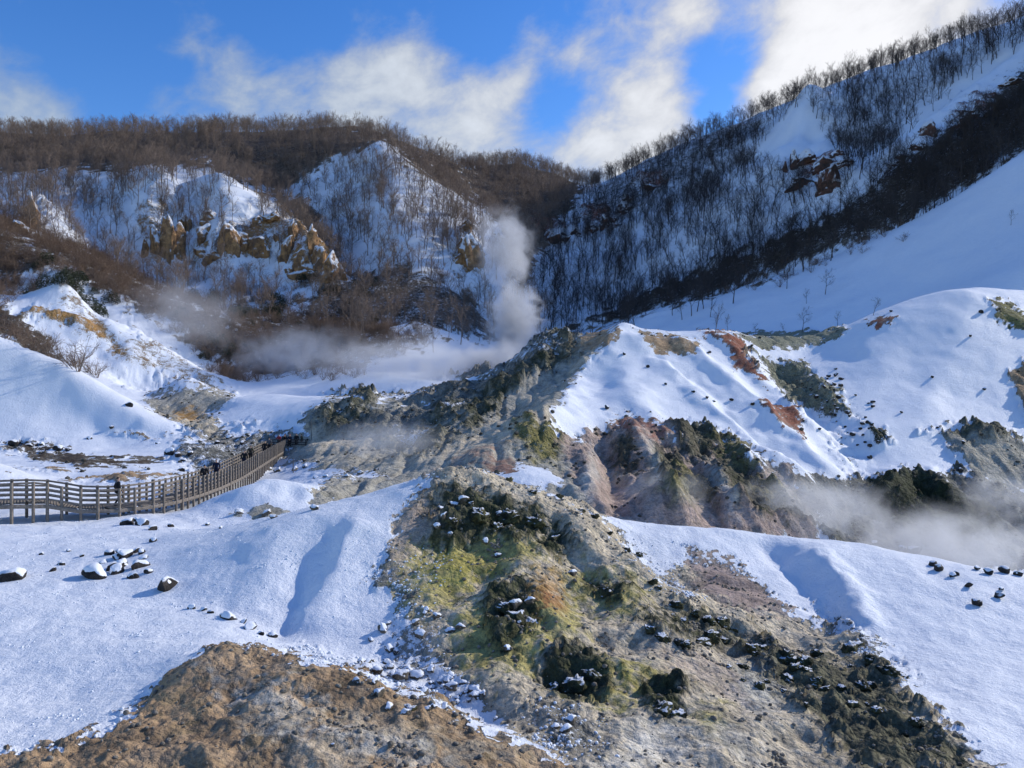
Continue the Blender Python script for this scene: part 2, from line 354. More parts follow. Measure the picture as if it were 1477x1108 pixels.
def region(spec, warp, soft, dmin=0, dmax=1e9):
    """weight 0..1 of the ground belonging to a patch outlined on the photograph"""
    if spec[0] == 'E':
        _, cx, cy, rx, ry, rot = spec; m = max(rx, ry) * 1.6 + warp + soft
        bb = (cx - m, cx + m, cy - m, cy + m)
    else:
        a = np.array(spec[1]); m = warp + soft + 4
        bb = (a[:, 0].min() - m, a[:, 0].max() + m, a[:, 1].min() - m, a[:, 1].max() + m)
    sel = vis & (QX > bb[0]) & (QX < bb[1]) & (P0 > bb[2]) & (P0 < bb[3]) & (Yg > dmin) & (Yg < dmax)
    x = QX[sel] + wx[sel] * warp; y = P0[sel] + wy[sel] * warp
    if spec[0] == 'E':
        c, s = math.cos(R(rot)), math.sin(R(rot)); dx = x - cx; dy = y - cy
        e = np.hypot((dx * c + dy * s) / rx, (-dx * s + dy * c) / ry); sd = (1 - e) * min(rx, ry)
    else:
        d = np.full(x.shape, 1e9); ins = np.zeros(x.shape, bool)
        for (x0, y0), (x1, y1) in zip(a, np.roll(a, -1, 0)):
            dx, dy = x1 - x0, y1 - y0; L = dx * dx + dy * dy + 1e-9
            t = np.clip(((x - x0) * dx + (y - y0) * dy) / L, 0, 1)
            d = np.minimum(d, np.hypot(x - x0 - t * dx, y - y0 - t * dy))
            cr = (y0 > y) != (y1 > y)
            ins ^= cr & (x < dx * (y - y0) / (dy if abs(dy) > 1e-6 else 1e-6) + x0)
        sd = np.where(ins, d, -d)
    return sel, sstep(sd + HF[sel] * soft * 1.1, -soft * .75, soft * .75)


def patch(spec, col, sn=0.0, rg=None, warp=20, soft=8, amt=1.0, dmin=0, dmax=1e9):
    warp *= 1.7; soft *= 1.5
    sel, wgt = region(spec, warp, soft, dmin, dmax); wgt = wgt * amt
    if col is not None: soil[sel] = soil[sel] * (1 - wgt[:, None]) + np.array(SOIL[col]) * wgt[:, None]
    if sn is not None: snow[sel] = snow[sel] * (1 - wgt) + sn * wgt
    if rg is not None: rough[sel] = rough[sel] * (1 - wgt) + rg * wgt


def Pg(*p): return ('P', p)
def El(cx, cy, rx, ry, rot=0): return ('E', cx, cy, rx, ry, rot)


# -- far slopes
patch(Pg((-240, 160), (0, 180), (300, 175), (520, 175), (660, 225), (700, 290), (620, 270), (560, 205), (480, 235), (400, 285), (300, 245), (200, 240), (100, 250), (0, 250), (-240, 260)), 'litter', .12, .3, 14, 8, dmin=230)
patch(Pg((380, 270), (440, 290), (520, 420), (480, 420), (420, 330)), 'litter', .2, .3, 14, 10, dmin=200)
patch(Pg((640, 215), (740, 205), (850, 255), (800, 330), (760, 420), (700, 300)), 'litter', .15, .3, 14, 8, dmin=230)
patch(Pg((420, 440), (560, 370), (690, 420), (720, 500), (560, 470), (440, 480)), 'dark', .38, .3, 20, 14, dmin=150)
patch(Pg((1740, 20), (1477, 100), (1300, 230), (1180, 320), (1000, 390), (800, 480), (900, 470), (1100, 405), (1300, 330), (1477, 225), (1740, 130)), 'dark', .3, .3, 10, 10, dmin=215)
patch(Pg((800, 340), (880, 250), (960, 200), (1100, 150), (1100, 190), (1000, 260), (880, 330)), 'dark', .5, .3, 14, 10, dmin=230)
for e in (El(35, 305, 22, 30), El(230, 335, 30, 48, 5), El(285, 360, 22, 30), El(345, 350, 45, 28), El(400, 345, 45, 30, 20), El(450, 380, 35, 38, 20), El(675, 365, 16, 32, -10)):
    patch(e, 'ochre', .42, 1.0, 22, 12, .9, dmin=200)
for e in (El(1190, 245, 26, 22, -20), El(1160, 250, 18, 18), El(1400, 160, 28, 18, -30), El(940, 265, 18, 10), El(800, 335, 20, 14), El(860, 315, 18, 14)):
    patch(e, 'red', .4, .9, 16, 8, .9, dmin=200)
patch(Pg((-240, 290), (0, 322), (100, 352), (200, 392), (270, 430), (340, 455), (480, 460), (600, 490), (520, 535), (330, 545), (220, 465), (90, 395), (0, 430), (-240, 400)), 'litter', .3, .3, 22, 14, dmin=150)
patch(Pg((-240, 420), (0, 440), (60, 480), (120, 545), (60, 520), (0, 490), (-240, 450)), 'dark', .25, .6, 12, 8, dmin=100)
patch(Pg((85, 410), (140, 450), (220, 495), (320, 550), (330, 565), (240, 545), (190, 555), (120, 510), (60, 470)), 'brown', .70, .55, 14, 10, dmin=110)
for e in (El(72, 455, 30, 9, 10), El(133, 467, 20, 13, 30), El(170, 505, 20, 8, 40), El(105, 462, 14, 6, 10)):
    patch(e, 'ochre', .32, .8, 8, 5, .95, dmin=110)
for e in (El(110, 430, 30, 10, 40), El(220, 520, 50, 14, 35), El(270, 540, 50, 8, 30)): patch(e, 'brown', .5, .6, 14, 10, dmin=110)
# -- left valley floor
patch(Pg((205, 575), (240, 562), (310, 560), (335, 572), (330, 585), (290, 605), (250, 612), (215, 590)), 'grey', .25, .4, 8, 6, dmin=95)
patch(Pg((230, 592), (290, 595), (320, 615), (340, 640), (320, 655), (270, 622)), 'beige', .2, .6, 12, 6, dmin=80)
patch(El(270, 600, 18, 8), 'ochre', .1, .3, 8, 5)
patch(Pg((255, 640), (330, 625), (410, 620), (445, 640), (440, 660), (380, 668), (330, 690), (285, 690), (250, 670)), 'slate', .42, .8, 16, 10, dmin=58)
patch(Pg((0, 636), (60, 640), (100, 645), (60, 655), (0, 652)), 'dark', .35, .7, 8, 5, dmin=70)
patch(Pg((40, 660), (90, 657), (140, 665), (220, 664), (240, 668), (130, 672), (60, 668)), 'dark', .0, .4, 5, 3, dmin=60)
for e in (El(150, 692, 45, 4), El(215, 687, 30, 4, -8), El(70, 678, 30, 2.5), El(200, 630, 30, 2.5)): patch(e, 'brown', .1, .5, 6, 3, dmin=50)
patch(Pg((330, 745), (370, 735), (440, 742), (480, 735), (480, 752), (380, 765)), 'grey', .05, .3, 8, 6, dmin=36, dmax=60)
# -- steaming flats in the middle
patch(Pg((405, 660), (440, 630), (440, 600), (480, 572), (560, 575), (620, 570), (660, 555), (760, 503), (850, 480), (870, 500), (820, 560), (790, 620), (830, 640), (850, 690), (880, 745), (700, 745), (640, 690), (580, 720), (520, 745), (440, 720), (480, 690), (560, 690), (520, 680), (440, 682)), 'grey', .08, .5, 12, 8, dmin=42)
patch(Pg((430, 680), (520, 684), (560, 690), (500, 695), (420, 690)), None, .8, .4, 14, 10, dmin=42)
patch(Pg((560, 640), (650, 590), (740, 560), (810, 500), (780, 500), (680, 545), (580, 590), (480, 600), (470, 650)), 'slate', .1, 1.0, 16, 10, dmin=60)
for e in (El(490, 605, 40, 12, -10), El(520, 578, 16, 10), El(640, 600, 40, 14, -35), El(720, 565, 50, 12, -40), El(690, 600, 30, 12, -40), El(800, 515, 45, 16, -25), El(600, 640, 60, 12)):
    patch(e, 'dkg', .1, 1.3, 14, 8, .85, dmin=55)
for e in (El(660, 590, 20, 6, -30), El(780, 505, 30, 6, -15), El(590, 630, 20, 8), El(470, 600, 20, 4)): patch(e, None, .55, None, 12, 8, .9, dmin=55)
patch(El(480, 640, 60, 10), 'beige', .2, .4, 12, 8, dmin=50)
patch(Pg((620, 660), (700, 620), (790, 575), (800, 600), (740, 640), (700, 665)), 'beige', .15, .5, 12, 8, dmin=48)
patch(Pg((700, 680), (750, 668), (800, 680), (812, 700), (780, 708), (720, 692)), None, .95, .2, 8, 5, dmin=45)
patch(El(725, 675, 28, 8, 8), 'red', .05, .3, 8, 5, .7, dmin=45)
patch(El(690, 660, 30, 6, -20), 'red', .1, .3, 8, 6, .5, dmin=45)
patch(El(780, 635, 40, 26, 20), 'olive', .25, 1.1, 12, 8, dmin=50)
patch(Pg((810, 640), (900, 610), (940, 610), (1000, 630), (1100, 660), (1180, 700), (1180, 790), (880, 760), (830, 700)), 'pink', .05, .7, 14, 10, dmin=42)
patch(El(920, 620, 35, 18, 20), 'red', .1, .5, 12, 8, .8, dmin=48)
patch(El(880, 700, 40, 30, 30), 'pink', .0, .3, 10, 8, dmin=42)
for e in (El(1010, 640, 35, 22, 20), El(960, 670, 28, 26, 30), El(1060, 680, 38, 26, 30), El(1000, 710, 40, 22), El(1090, 720, 40, 24, 30), El(900, 660, 16, 26), El(1140, 735, 40, 20)):
    patch(e, 'dkg', .1, 1.3, 12, 8, .85, dmin=42)
for e in (El(850, 690, 10, 40, 10), El(940, 660, 8, 40, -25), El(1040, 700, 8, 36, -30), El(1130, 700, 10, 30, -40)): patch(e, 'pale', .1, .4, 10, 6, .6, dmin=42)
for e in (El(1060, 650, 30, 14, 20), El(980, 700, 26, 20), El(1110, 705, 26, 16, 30)): patch(e, 'olive', .12, 1.2, 12, 8, .8, dmin=42)
for e in (El(990, 720, 14, 10), El(890, 690, 14, 12)): patch(e, 'beige', .5, .8, 12, 8, .7, dmin=42)
# ridge top: bare strips
patch(El(865, 492, 30, 10, -20), 'brown', .05, .4, 8, 6, dmin=80)
patch(Pg((920, 480), (960, 482), (1010, 492), (1000, 512), (960, 510), (930, 495)), 'brown', .05, .3, 8, 5, dmin=80)
patch(Pg((1010, 478), (1070, 490), (1080, 520), (1110, 560), (1060, 530), (1050, 500)), 'red', .05, .4, 8, 5, dmin=80)
patch(Pg((1060, 484), (1220, 476), (1210, 488), (1160, 505), (1090, 500)), 'gg', .1, .5, 6, 4, dmin=95)
patch(Pg((1080, 510), (1130, 520), (1160, 530), (1210, 580), (1250, 610), (1210, 600), (1180, 605), (1140, 580)), 'gg', .2, 1.1, 12, 6, dmin=70)
patch(Pg((1100, 580), (1150, 592), (1160, 635), (1125, 610)), 'red', .02, .4, 8, 5, dmin=60)
patch(El(1270, 466, 18, 7, -10), 'red', .0, .3, 5, 4, dmin=90)
patch(Pg((1425, 435), (1460, 440), (1500, 470), (1500, 490), (1440, 465)), 'olive', .2, .6, 8, 5, dmin=80)
patch(Pg((1455, 535), (1490, 520), (1560, 520), (1560, 640), (1480, 610)), 'brown', .1, .8, 8, 5, dmin=60)
patch(Pg((1360, 630), (1410, 615), (1477, 640), (1560, 640), (1560, 720), (1400, 690)), 'grey', .1, .8, 10, 6, dmin=55)
patch(El(1415, 630, 50, 10, 5), 'dkg', .1, 1.2, 8, 6, .85, dmin=60)
patch(El(1270, 632, 16, 11), 'dkg', .3, 1.2, 8, 4, dmin=60)
patch(Pg((1150, 690), (1240, 690), (1300, 682), (1380, 685), (1440, 700), (1600, 700), (1600, 830), (1200, 800)), 'slate', .05, 1.0, 12, 6, dmin=44)
patch(Pg((1240, 690), (1300, 684), (1370, 690), (1440, 750), (1430, 790), (1340, 790), (1260, 760)), 'dkg', .06, 1.6, 14, 8, dmin=44)
patch(El(1215, 640, 50, 12, 60), None, .6, .8, 14, 10, .8, dmin=60)
# -- foreground
patch(Pg((660, 668), (600, 712), (578, 740), (560, 800), (560, 838), (580, 880), (610, 930), (640, 965), (700, 1010), (740, 1060), (860, 1130), (1480, 1130), (1400, 1080), (1330, 1010), (1270, 955), (1215, 915), (1150, 890), (1100, 850), (1050, 815), (1000, 800), (960, 830), (920, 800), (880, 755), (840, 732), (760, 690)), 'beige', .02, .7, 16, 8, dmax=39)
patch(El(560, 838, 26, 14, 10), 'slate', .1, .5, 10, 8, dmax=39)
patch(Pg((575, 740), (620, 700), (640, 740), (580, 830), (560, 830)), 'pink', .08, .4, 12, 10, .6, dmax=39)
patch(Pg((900, 770), (960, 820), (1010, 870), (960, 860), (900, 800)), None, .55, .5, 16, 12, dmax=39)
patch(Pg((985, 795), (1050, 810), (1100, 850), (1150, 885), (1060, 880), (1010, 850)), 'pink', .12, .3, 12, 10, dmax=39)
for e in (El(690, 800, 100, 40, -10), El(720, 925, 70, 55, -10), El(640, 840, 60, 40, -30), El(790, 890, 55, 30), El(870, 850, 60, 28, 20), El(860, 990, 50, 36), El(940, 985, 34, 22), El(1030, 1040, 24, 16), El(580, 1020, 40, 20)):
    patch(e, 'yel', None, None, 22, 14, .8, dmax=39)
for e in (El(705, 742, 88, 30, 8), El(660, 765, 40, 16, -30), El(745, 880, 46, 38, -30), El(735, 900, 30, 40, 10), El(960, 905, 40, 14, 25), El(875, 848, 28, 14), El(830, 975, 55, 40, 20), El(955, 1015, 36, 30), El(800, 780, 22, 20), El(590, 1018, 30, 14, 10)):
    patch(e, 'dkg', .03, 1.25, 16, 8, .97, dmax=39)
patch(Pg((955, 880), (1000, 890), (1080, 925), (1160, 945), (1220, 960), (1280, 965), (1300, 1000), (1380, 1080), (1420, 1130), (1240, 1130), (1150, 1010), (1080, 960), (1000, 915)), 'dkg', .08, 1.2, 20, 14, .85, dmax=39)
patch(El(1100, 985, 40, 26, 30), 'dkg', .08, 1.2, 14, 10, .8, dmax=39)
patch(El(1240, 925, 60, 14, 35), 'slate', .4, .9, 14, 8, .9, dmax=39)
patch(El(790, 850, 22, 30, 20), 'ochre', .02, .5, 12, 10, .6, dmax=39)
patch(El(800, 870, 18, 16, 20), 'red', .02, .5, 10, 8, .5, dmax=39)
for e in (El(950, 1070, 60, 30), El(1090, 1000, 40, 30, 40), El(900, 1108, 60, 30), El(1060, 1080, 40, 24, 40)): patch(e, 'pale', .1, .5, 18, 14, .65, dmax=39)
patch(Pg((940, 930), (1040, 960), (1080, 1030), (960, 960)), 'pink', .03, .5, 16, 14, .5, dmax=39)
patch(Pg((300, 940), (420, 940), (520, 960), (600, 1000), (660, 1030), (740, 1070), (860, 1130), (860, 1200), (-60, 1200), (-60, 1105), (150, 1062), (205, 1015), (245, 965)), 'brown', .03, .8, 16, 6, dmax=24)
for e in (El(400, 1030, 60, 30), El(560, 1060, 90, 30, 15), El(480, 1090, 80, 24), El(680, 1090, 60, 20)): patch(e, 'beige', .06, .45, 18, 14, .65, dmax=24)
for e in (El(430, 965, 30, 10), El(400, 1050, 40, 12), El(330, 970, 24, 8), El(650, 1090, 40, 10)): patch(e, 'slate', .05, .5, 12, 10, .6, dmax=24)
patch(Pg((600, 950), (640, 970), (690, 1010), (660, 1020), (560, 990), (500, 970), (520, 950)), None, .66, .8, 14, 8, dmax=24)
patch(El(600, 920, 40, 40), None, .42, .8, 16, 14, .8, dmax=24)
patch(El(600, 830, 50, 22, -20), None, .40, .5, 16, 14, .7, dmax=30)
for e in (El(330, 990, 50, 14, 10), El(520, 1010, 60, 14, 20), El(250, 1060, 60, 14, -10), El(610, 1075, 50, 14, 20)): patch(e, 'dark', .05, .7, 20, 12, .5, dmax=24)
for e in (El(380, 1000, 50, 12, 10), El(560, 1080, 60, 16, 10), El(440, 1060, 40, 12)): patch(e, 'pale', .05, .6, 20, 12, .6, dmax=24)
patch(El(820, 1060, 60, 26, 25), 'slate', .5, 1.0, 16, 14, .8, dmax=24)
patch(El(480, 955, 50, 10, 8), None, .75, .4, 12, 8, dmax=24)

# ------------------------------------------------------------------ relief in the ground itself, wavelength by wavelength
disp = np.zeros_like(Zg)
near = sstep(Yg, 230, 120)
for i, lam in enumerate((.16, .3, .6, 1.2, 2.4, 4.8, 9.6, 19.2, 38., 60.)):
    keep = sstep(lam / Yg, .006, .014) * sstep(lam / Yg, .24, .12)
    wxn = perlin(Xg / lam * .5, Yg / lam * .5, 80 + i) * lam * .5
    n = perlin((Xg + wxn) / lam, Yg / lam, 40 + i)
    rid = .5 - np.abs(perlin(Xg / lam * .8 + 3, (Yg + wxn) / lam * .8, 60 + i)) * 1.5
    amp = lam * (.012 + .02 * (1 - near) + .022 * sstep(Yg, 60, 40) * (lam < 1.5))
    disp += keep * (n * amp + rough * lam * (.07 * n + .13 * rid))
# rain rills: fanning out from the top of the mound, and straight down the slopes across the basin
ax_, ay_ = (672 - CX) / F * 32.2, 32.2
th = np.arctan2(Xg - ax_, ay_ - Yg); rr_ = np.hypot(Xg - ax_, Yg - ay_)
rill = perlin(th * 9 + .4 * perlin(Xg / 1.5, Yg / 1.5, 6), rr_ * .12, 8) + .6 * perlin(th * 21, rr_ * .2, 9)
disp += (Yg < 38) * (snow < .5) * sstep(rr_, .8, 3) * sstep(rr_, 17, 11) * .10 * (rill - np.abs(rill) * .5) * np.minimum(rr_ / 6, 1)
r2 = perlin(Xg / 1.3 + .5 * perlin(Xg / 4, Yg / 4, 16), Yg / 14, 18) + .6 * perlin(Xg / .6, Yg / 9, 19)
disp += (Yg > 45) * (Yg < 128) * sstep(rough, .25, .6) * .30 * (r2 - .5 * np.abs(r2))
# broken lumps and ledges where rock comes through
cs = np.select([Yg < 40, Yg < 135], [.9, 2.6], 9.0)
cr = fbm(Xg / cs, Yg / cs, 5, 77, .62)
lump = sstep(rough, .65, 1.2) * (np.maximum(0, cr + .08) + .35 * (np.floor(cr * 9) / 9 - cr)) * cs * .55
disp += lump
Zg = Zg + disp
PF = to_pix(Zg)
rmF = np.minimum.accumulate(np.where(Yg > 9, PF, 3000), axis=0)


def ground_at(px, py):
    yv = hit_y(px, py, PF); return on_ground((px - CX) / F * yv, yv)


def on_ground(x, y):
    fi = np.interp(math.log(max(y, 6.3)), VV, np.arange(NR)); fj = (x / y * F + CX - PX[0]) / (PX[1] - PX[0])
    z = bilin(Zg, np.array([fi]), np.array([np.clip(fj, 0, NC - 1.01)]))[0]
    return Vector((x, y, float(z)))


# ------------------------------------------------------------------ materials
def material(name):
    m = bpy.data.materials.new(name); m.use_nodes = True; t = NT(m.node_tree); t.n.clear()
    b = t.add('ShaderNodeBsdfPrincipled'); o = t.add('ShaderNodeOutputMaterial'); t.l.new(b.outputs[0], o.inputs[0])
    g = t.add('ShaderNodeNewGeometry')
    return m, t, b, g


SNOW = (.86, .885, .92, 1)


def ground_mat():
    m, t, b, g = material('snowy hydrothermal ground'); pos = g.outputs['Position']
    at = t.add('ShaderNodeAttribute', attribute_name='soil'); sn = t.add('ShaderNodeAttribute', attribute_name='snow'); rg = t.add('ShaderNodeAttribute', attribute_name='rough').outputs['Fac']
    a = t.noise(pos, .16, 4, .6); c = t.noise(pos, 1.0, 6, .68); d = t.noise(pos, 5.5, 5, .7); e = t.noise(pos, 28, 3, .65)
    br = t.math('ADD', t.math('MULTIPLY', t.math('SUBTRACT', c, .5), .95), t.math('MULTIPLY', t.math('SUBTRACT', d, .5), 1.15))
    br = t.math('ADD', br, t.math('MULTIPLY', t.math('SUBTRACT', a, .5), .55))
    br = t.math('ADD', br, t.math('MULTIPLY', t.math('SUBTRACT', e, .5), .35))
    mask = t.step(t.math('ADD', sn.outputs['Fac'], br), .44, .54)
    v1 = t.lin(t.math('ADD', t.math('MULTIPLY', c, .5), t.math('MULTIPLY', d, .5)), .34, .66, .38, 1.6)
    v2 = t.lin(t.math('ADD', t.math('MULTIPLY', e, .7), t.math('MULTIPLY', a, .3)), .3, .7, .65, 1.35)
    sc = t.vmath('SCALE', at.outputs['Color']); t.put(sc.node.inputs['Scale'], t.math('MULTIPLY', v1, v2))
    # mineral crusts: pale sinter, sulphur green and iron stains in mottled drifts
    hue = t.mix(t.math('MULTIPLY', t.step(t.noise(pos, .55, 6, .72, .8), .5, .66), t.lin(rg, .3, 1.0, .6, .2)), sc, t.mix(.5, sc, (.50, .46, .38, 1)))
    hue = t.mix(t.math('MULTIPLY', t.step(t.noise(pos, .9, 6, .75, .5), .53, .68), .55), hue, t.mix(.55, hue, (.20, .18, .08, 1)))
    dk = t.math('MULTIPLY', t.step(t.noise(pos, 2.1, 6, .78, .7), .50, .66), t.lin(rg, .5, 1.25, .14, .75))
    hue = t.mix(dk, hue, (.038, .04, .028, 1))
    sv = t.mix(t.lin(c, .3, .7), SNOW, (.80, .84, .89, 1))
    sv = t.mix(t.math('MULTIPLY', t.step(t.math('ADD', t.noise(pos, 9, 3, .8), t.math('MULTIPLY', a, .25)), .80, .86), .75), sv, (.20, .17, .14, 1))
    t.put(b.inputs['Base Color'], t.mix(mask, hue, sv))
    t.put(b.inputs['Roughness'], t.lin(mask, 0, 1, .92, .6)); b.inputs['Specular IOR Level'].default_value = .2
    vo = t.add('ShaderNodeTexVoronoi', feature='F1', inp={'Scale': 2.2, 'Vector': pos}).outputs['Distance']
    vo2 = t.add('ShaderNodeTexVoronoi', feature='F1', inp={'Scale': 7.0, 'Vector': pos}).outputs['Distance']
    crk = t.math('MULTIPLY', t.math('ADD', t.math('MULTIPLY', vo, 1.6), t.math('MULTIPLY', vo2, .6)), t.lin(rg, .2, 1.2, .15, 1.5))
    hs = t.math('ADD', t.math('MULTIPLY', d, .75), t.math('MULTIPLY', e, .22))
    soilh = t.math('SUBTRACT', t.math('ADD', hs, t.math('MULTIPLY', c, 1.1)), crk)
    snowh = t.math('ADD', t.math('ADD', t.math('MULTIPLY', d, .42), t.math('MULTIPLY', e, .13)), t.math('ADD', t.math('MULTIPLY', c, .55), .5))
    hh = t.add('ShaderNodeMix', data_type='FLOAT'); t.put(hh.inputs[0], mask); t.put(hh.inputs[2], soilh); t.put(hh.inputs[3], snowh)
    bm = t.add('ShaderNodeBump', inp={'Strength': .85, 'Distance': .2, 'Height': hh.outputs[0]}); t.l.new(bm.outputs[0], b.inputs['Normal'])
    return m


def rock_mat(name, c1, c2, lo=.45, hi=.7, scale=2.0, snowy=True):
    m, t, b, g = material(name); pos = g.outputs['Position']
    n = t.noise(pos, scale, 6, .65); n2 = t.noise(pos, scale * 6, 4, .65)
    base = t.mix(t.step(n, .35, .65), (*c1, 1), (*c2, 1))
    base = t.mix(1.0, base, t.add('ShaderNodeCombineColor', inp={0: t.lin(n2, .25, .75, .55, 1.35), 1: t.lin(n2, .25, .75, .55, 1.35), 2: t.lin(n2, .25, .75, .55, 1.35)}).outputs[0], 'MULTIPLY')
    h = t.math('ADD', n, t.math('MULTIPLY', n2, .4))
    bm = t.add('ShaderNodeBump', inp={'Strength': .9, 'Distance': .5 / scale, 'Height': h}); t.l.new(bm.outputs[0], b.inputs['Normal'])
    if snowy:
        nz = t.add('ShaderNodeSeparateXYZ', inp={0: g.outputs['Normal']}).outputs[2]
        mask = t.step(t.math('ADD', nz, t.math('MULTIPLY', t.math('SUBTRACT', n, .5), .9)), lo, hi)
        t.put(b.inputs['Base Color'], t.mix(mask, base, SNOW))
    else: t.put(b.inputs['Base Color'], base)
    b.inputs['Roughness'].default_value = .85; b.inputs['Specular IOR Level'].default_value = .25
    return m


def plain_mat(name, c1, c2, scale=8.0, rough=.8, bump=.02):
    m, t, b, g = material(name); n = t.noise(g.outputs['Position'], scale, 5, .65)
    t.put(b.inputs['Base Color'], t.mix(t.step(n, .3, .7), (*c1, 1), (*c2, 1))); b.inputs['Roughness'].default_value = rough
    b.inputs['Specular IOR Level'].default_value = .25
    bm = t.add('ShaderNodeBump', inp={'Strength': .6, 'Distance': bump, 'Height': n}); t.l.new(bm.outputs[0], b.inputs['Normal'])
    return m


M = dict(
    ground=ground_mat(),
    snow=plain_mat('packed snow', SNOW[:3], (.80, .84, .89), 9, .6, .05),
    boulder=rock_mat('dark boulder', (.022, .02, .019), (.065, .055, .047), .55, .75, 3.5),
    stone=rock_mat('snow dusted stone', (.09, .08, .065), (.20, .17, .13), .42, .6, 5),
    ochre_rock=rock_mat('ochre tuff cliff', (.20, .12, .068), (.50, .29, .13), .24, .48, .5),
    red_rock=rock_mat('rust red cliff', (.06, .042, .034), (.19, .095, .068), .18, .45, .35),
    green_rock=rock_mat('dark green crusted rock', (.022, .026, .016), (.12, .115, .05), .80, .98, 2.5),
    pebble=rock_mat('bare pebble', (.16, .14, .11), (.36, .32, .26), .45, .7, 5, False), scree=rock_mat('dark scree', (.04, .037, .03), (.15, .135, .105), .45, .7, 4, False),
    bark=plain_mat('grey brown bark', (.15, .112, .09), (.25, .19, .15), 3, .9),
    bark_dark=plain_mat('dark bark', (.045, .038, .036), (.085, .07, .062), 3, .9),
    twig=plain_mat('reddish twigs', (.13, .085, .06), (.20, .135, .095), 3, .9),
    evergreen=plain_mat('dark evergreen leaves', (.018, .026, .014), (.045, .055, .025), 2, .7),
    wood=plain_mat('weathered grey timber', (.15, .125, .10), (.27, .235, .20), 7, .85),
    wood_dark=plain_mat('wet dark timber', (.045, .037, .032), (.09, .075, .065), 7, .8),
    skin=plain_mat('skin', (.45, .28, .20), (.5, .32, .24), 4, .6), hair=plain_mat('black hair', (.012, .01, .01), (.02, .017, .015), 10, .5),
    black=plain_mat('black cloth', (.012, .012, .014), (.022, .022, .026), 10, .8), navy=plain_mat('navy cloth', (.012, .016, .035), (.02, .025, .05), 10, .8),
    redc=plain_mat('red cloth', (.30, .03, .03), (.36, .05, .05), 10, .8), olivec=plain_mat('olive cloth', (.06, .055, .03), (.09, .08, .05), 10, .8),
    greyc=plain_mat('grey cloth', (.10, .10, .11), (.15, .15, .16), 10, .8), metal=plain_mat('dull metal', (.10, .10, .10), (.16, .16, .16), 10, .5),
)


# ------------------------------------------------------------------ object helpers
def tag(o, label=None, cat=None, group=None, kind=None):
    for k, v in (('label', label), ('category', cat), ('group', group), ('kind', kind)):
        if v: o[k] = v
    return o


def mesh_np(name, v, f, mat=None, smooth=False):
    """v (n,3); f (m,3) or (m,4) index array"""
    me = bpy.data.meshes.new(name); v = np.asarray(v, np.float32); f = np.asarray(f, np.int32); k = f.shape[1]
    me.vertices.add(len(v)); me.vertices.foreach_set('co', v.ravel())
    me.loops.add(f.size); me.loops.foreach_set('vertex_index', f.ravel())
    me.polygons.add(len(f)); me.polygons.foreach_set('loop_start', np.arange(0, f.size, k, dtype=np.int32))
    me.polygons.foreach_set('loop_total', np.full(len(f), k, np.int32))
    if smooth: me.polygons.foreach_set('use_smooth', np.ones(len(f), bool))
    me.update(calc_edges=True)
    if mat: me.materials.append(mat)
    return me


def link(name, data, parent=None, loc=None, rot=None, scale=None):
    o = bpy.data.objects.new(name, data); COL.objects.link(o)
    if parent is not None: o.parent = parent
    if loc is not None: o.location = loc
    if rot is not None: o.rotation_euler = rot
    if scale is not None: o.scale = scale
    return o


def empty(name, loc=(0, 0, 0), rz=0, s=1.0):
    o = link(name, None, None, loc, (0, 0, rz), (s, s, s)); o.empty_display_size = .3
    return o


# ------------------------------------------------------------------ ground sheet
verts = np.stack([Xg, Yg, Zg], -1).reshape(-1, 3)
ii = np.arange(NR * NC).reshape(NR, NC)
faces = np.stack([ii[:-1, :-1], ii[:-1, 1:], ii[1:, 1:], ii[1:, :-1]], -1).reshape(-1, 4)
me = mesh_np('ground', verts, faces, M['ground'], True)
ca = me.attributes.new('soil', 'FLOAT_COLOR', 'POINT'); ca.data.foreach_set('color', np.c_[soil.reshape(-1, 3), np.ones(NR * NC)].astype(np.float32).ravel())
sa = me.attributes.new('snow', 'FLOAT', 'POINT'); sa.data.foreach_set('value', snow.ravel())
ra = me.attributes.new('rough', 'FLOAT', 'POINT'); ra.data.foreach_set('value', rough.ravel())
gnd = link('ground', me); tag(gnd, 'snow covered volcanic valley with bare coloured earth and mountain slopes', 'terrain', kind='structure')

# ------------------------------------------------------------------ rocks
from mathutils import noise as mn


def rock_np(seed, sub=2, stretch=(1, 1, .75), cuts=9, rougha=.12, cutlo=.62):
    rr = random.Random(seed); bm = bmesh.new(); bmesh.ops.create_icosphere(bm, subdivisions=sub, radius=1.0)
    off = Vector((rr.uniform(0, 90), rr.uniform(0, 90), rr.uniform(0, 90)))
    planes = [(Vector((rr.gauss(0, 1), rr.gauss(0, 1), rr.gauss(0, 1))).normalized(), rr.uniform(cutlo, .92)) for _ in range(cuts)]
    for v in bm.verts:
        p = v.co.copy()
        for n, d in planes:
            k = p.dot(n)
            if k > d: p -= n * (k - d) * .92
        p *= 1 + rougha * mn.noise(p * 1.6 + off) + rougha * .6 * mn.noise(p * 4 + off)
        v.co = Vector((p.x * stretch[0], p.y * stretch[1], p.z * stretch[2]))
    bm.normal_update()
    V = np.array([v.co[:] for v in bm.verts], np.float32); N = np.array([v.normal[:] for v in bm.verts], np.float32)
    Fc = np.array([[q.index for q in f.verts] for f in bm.faces], np.int32); bm.free()
    return V, N, Fc


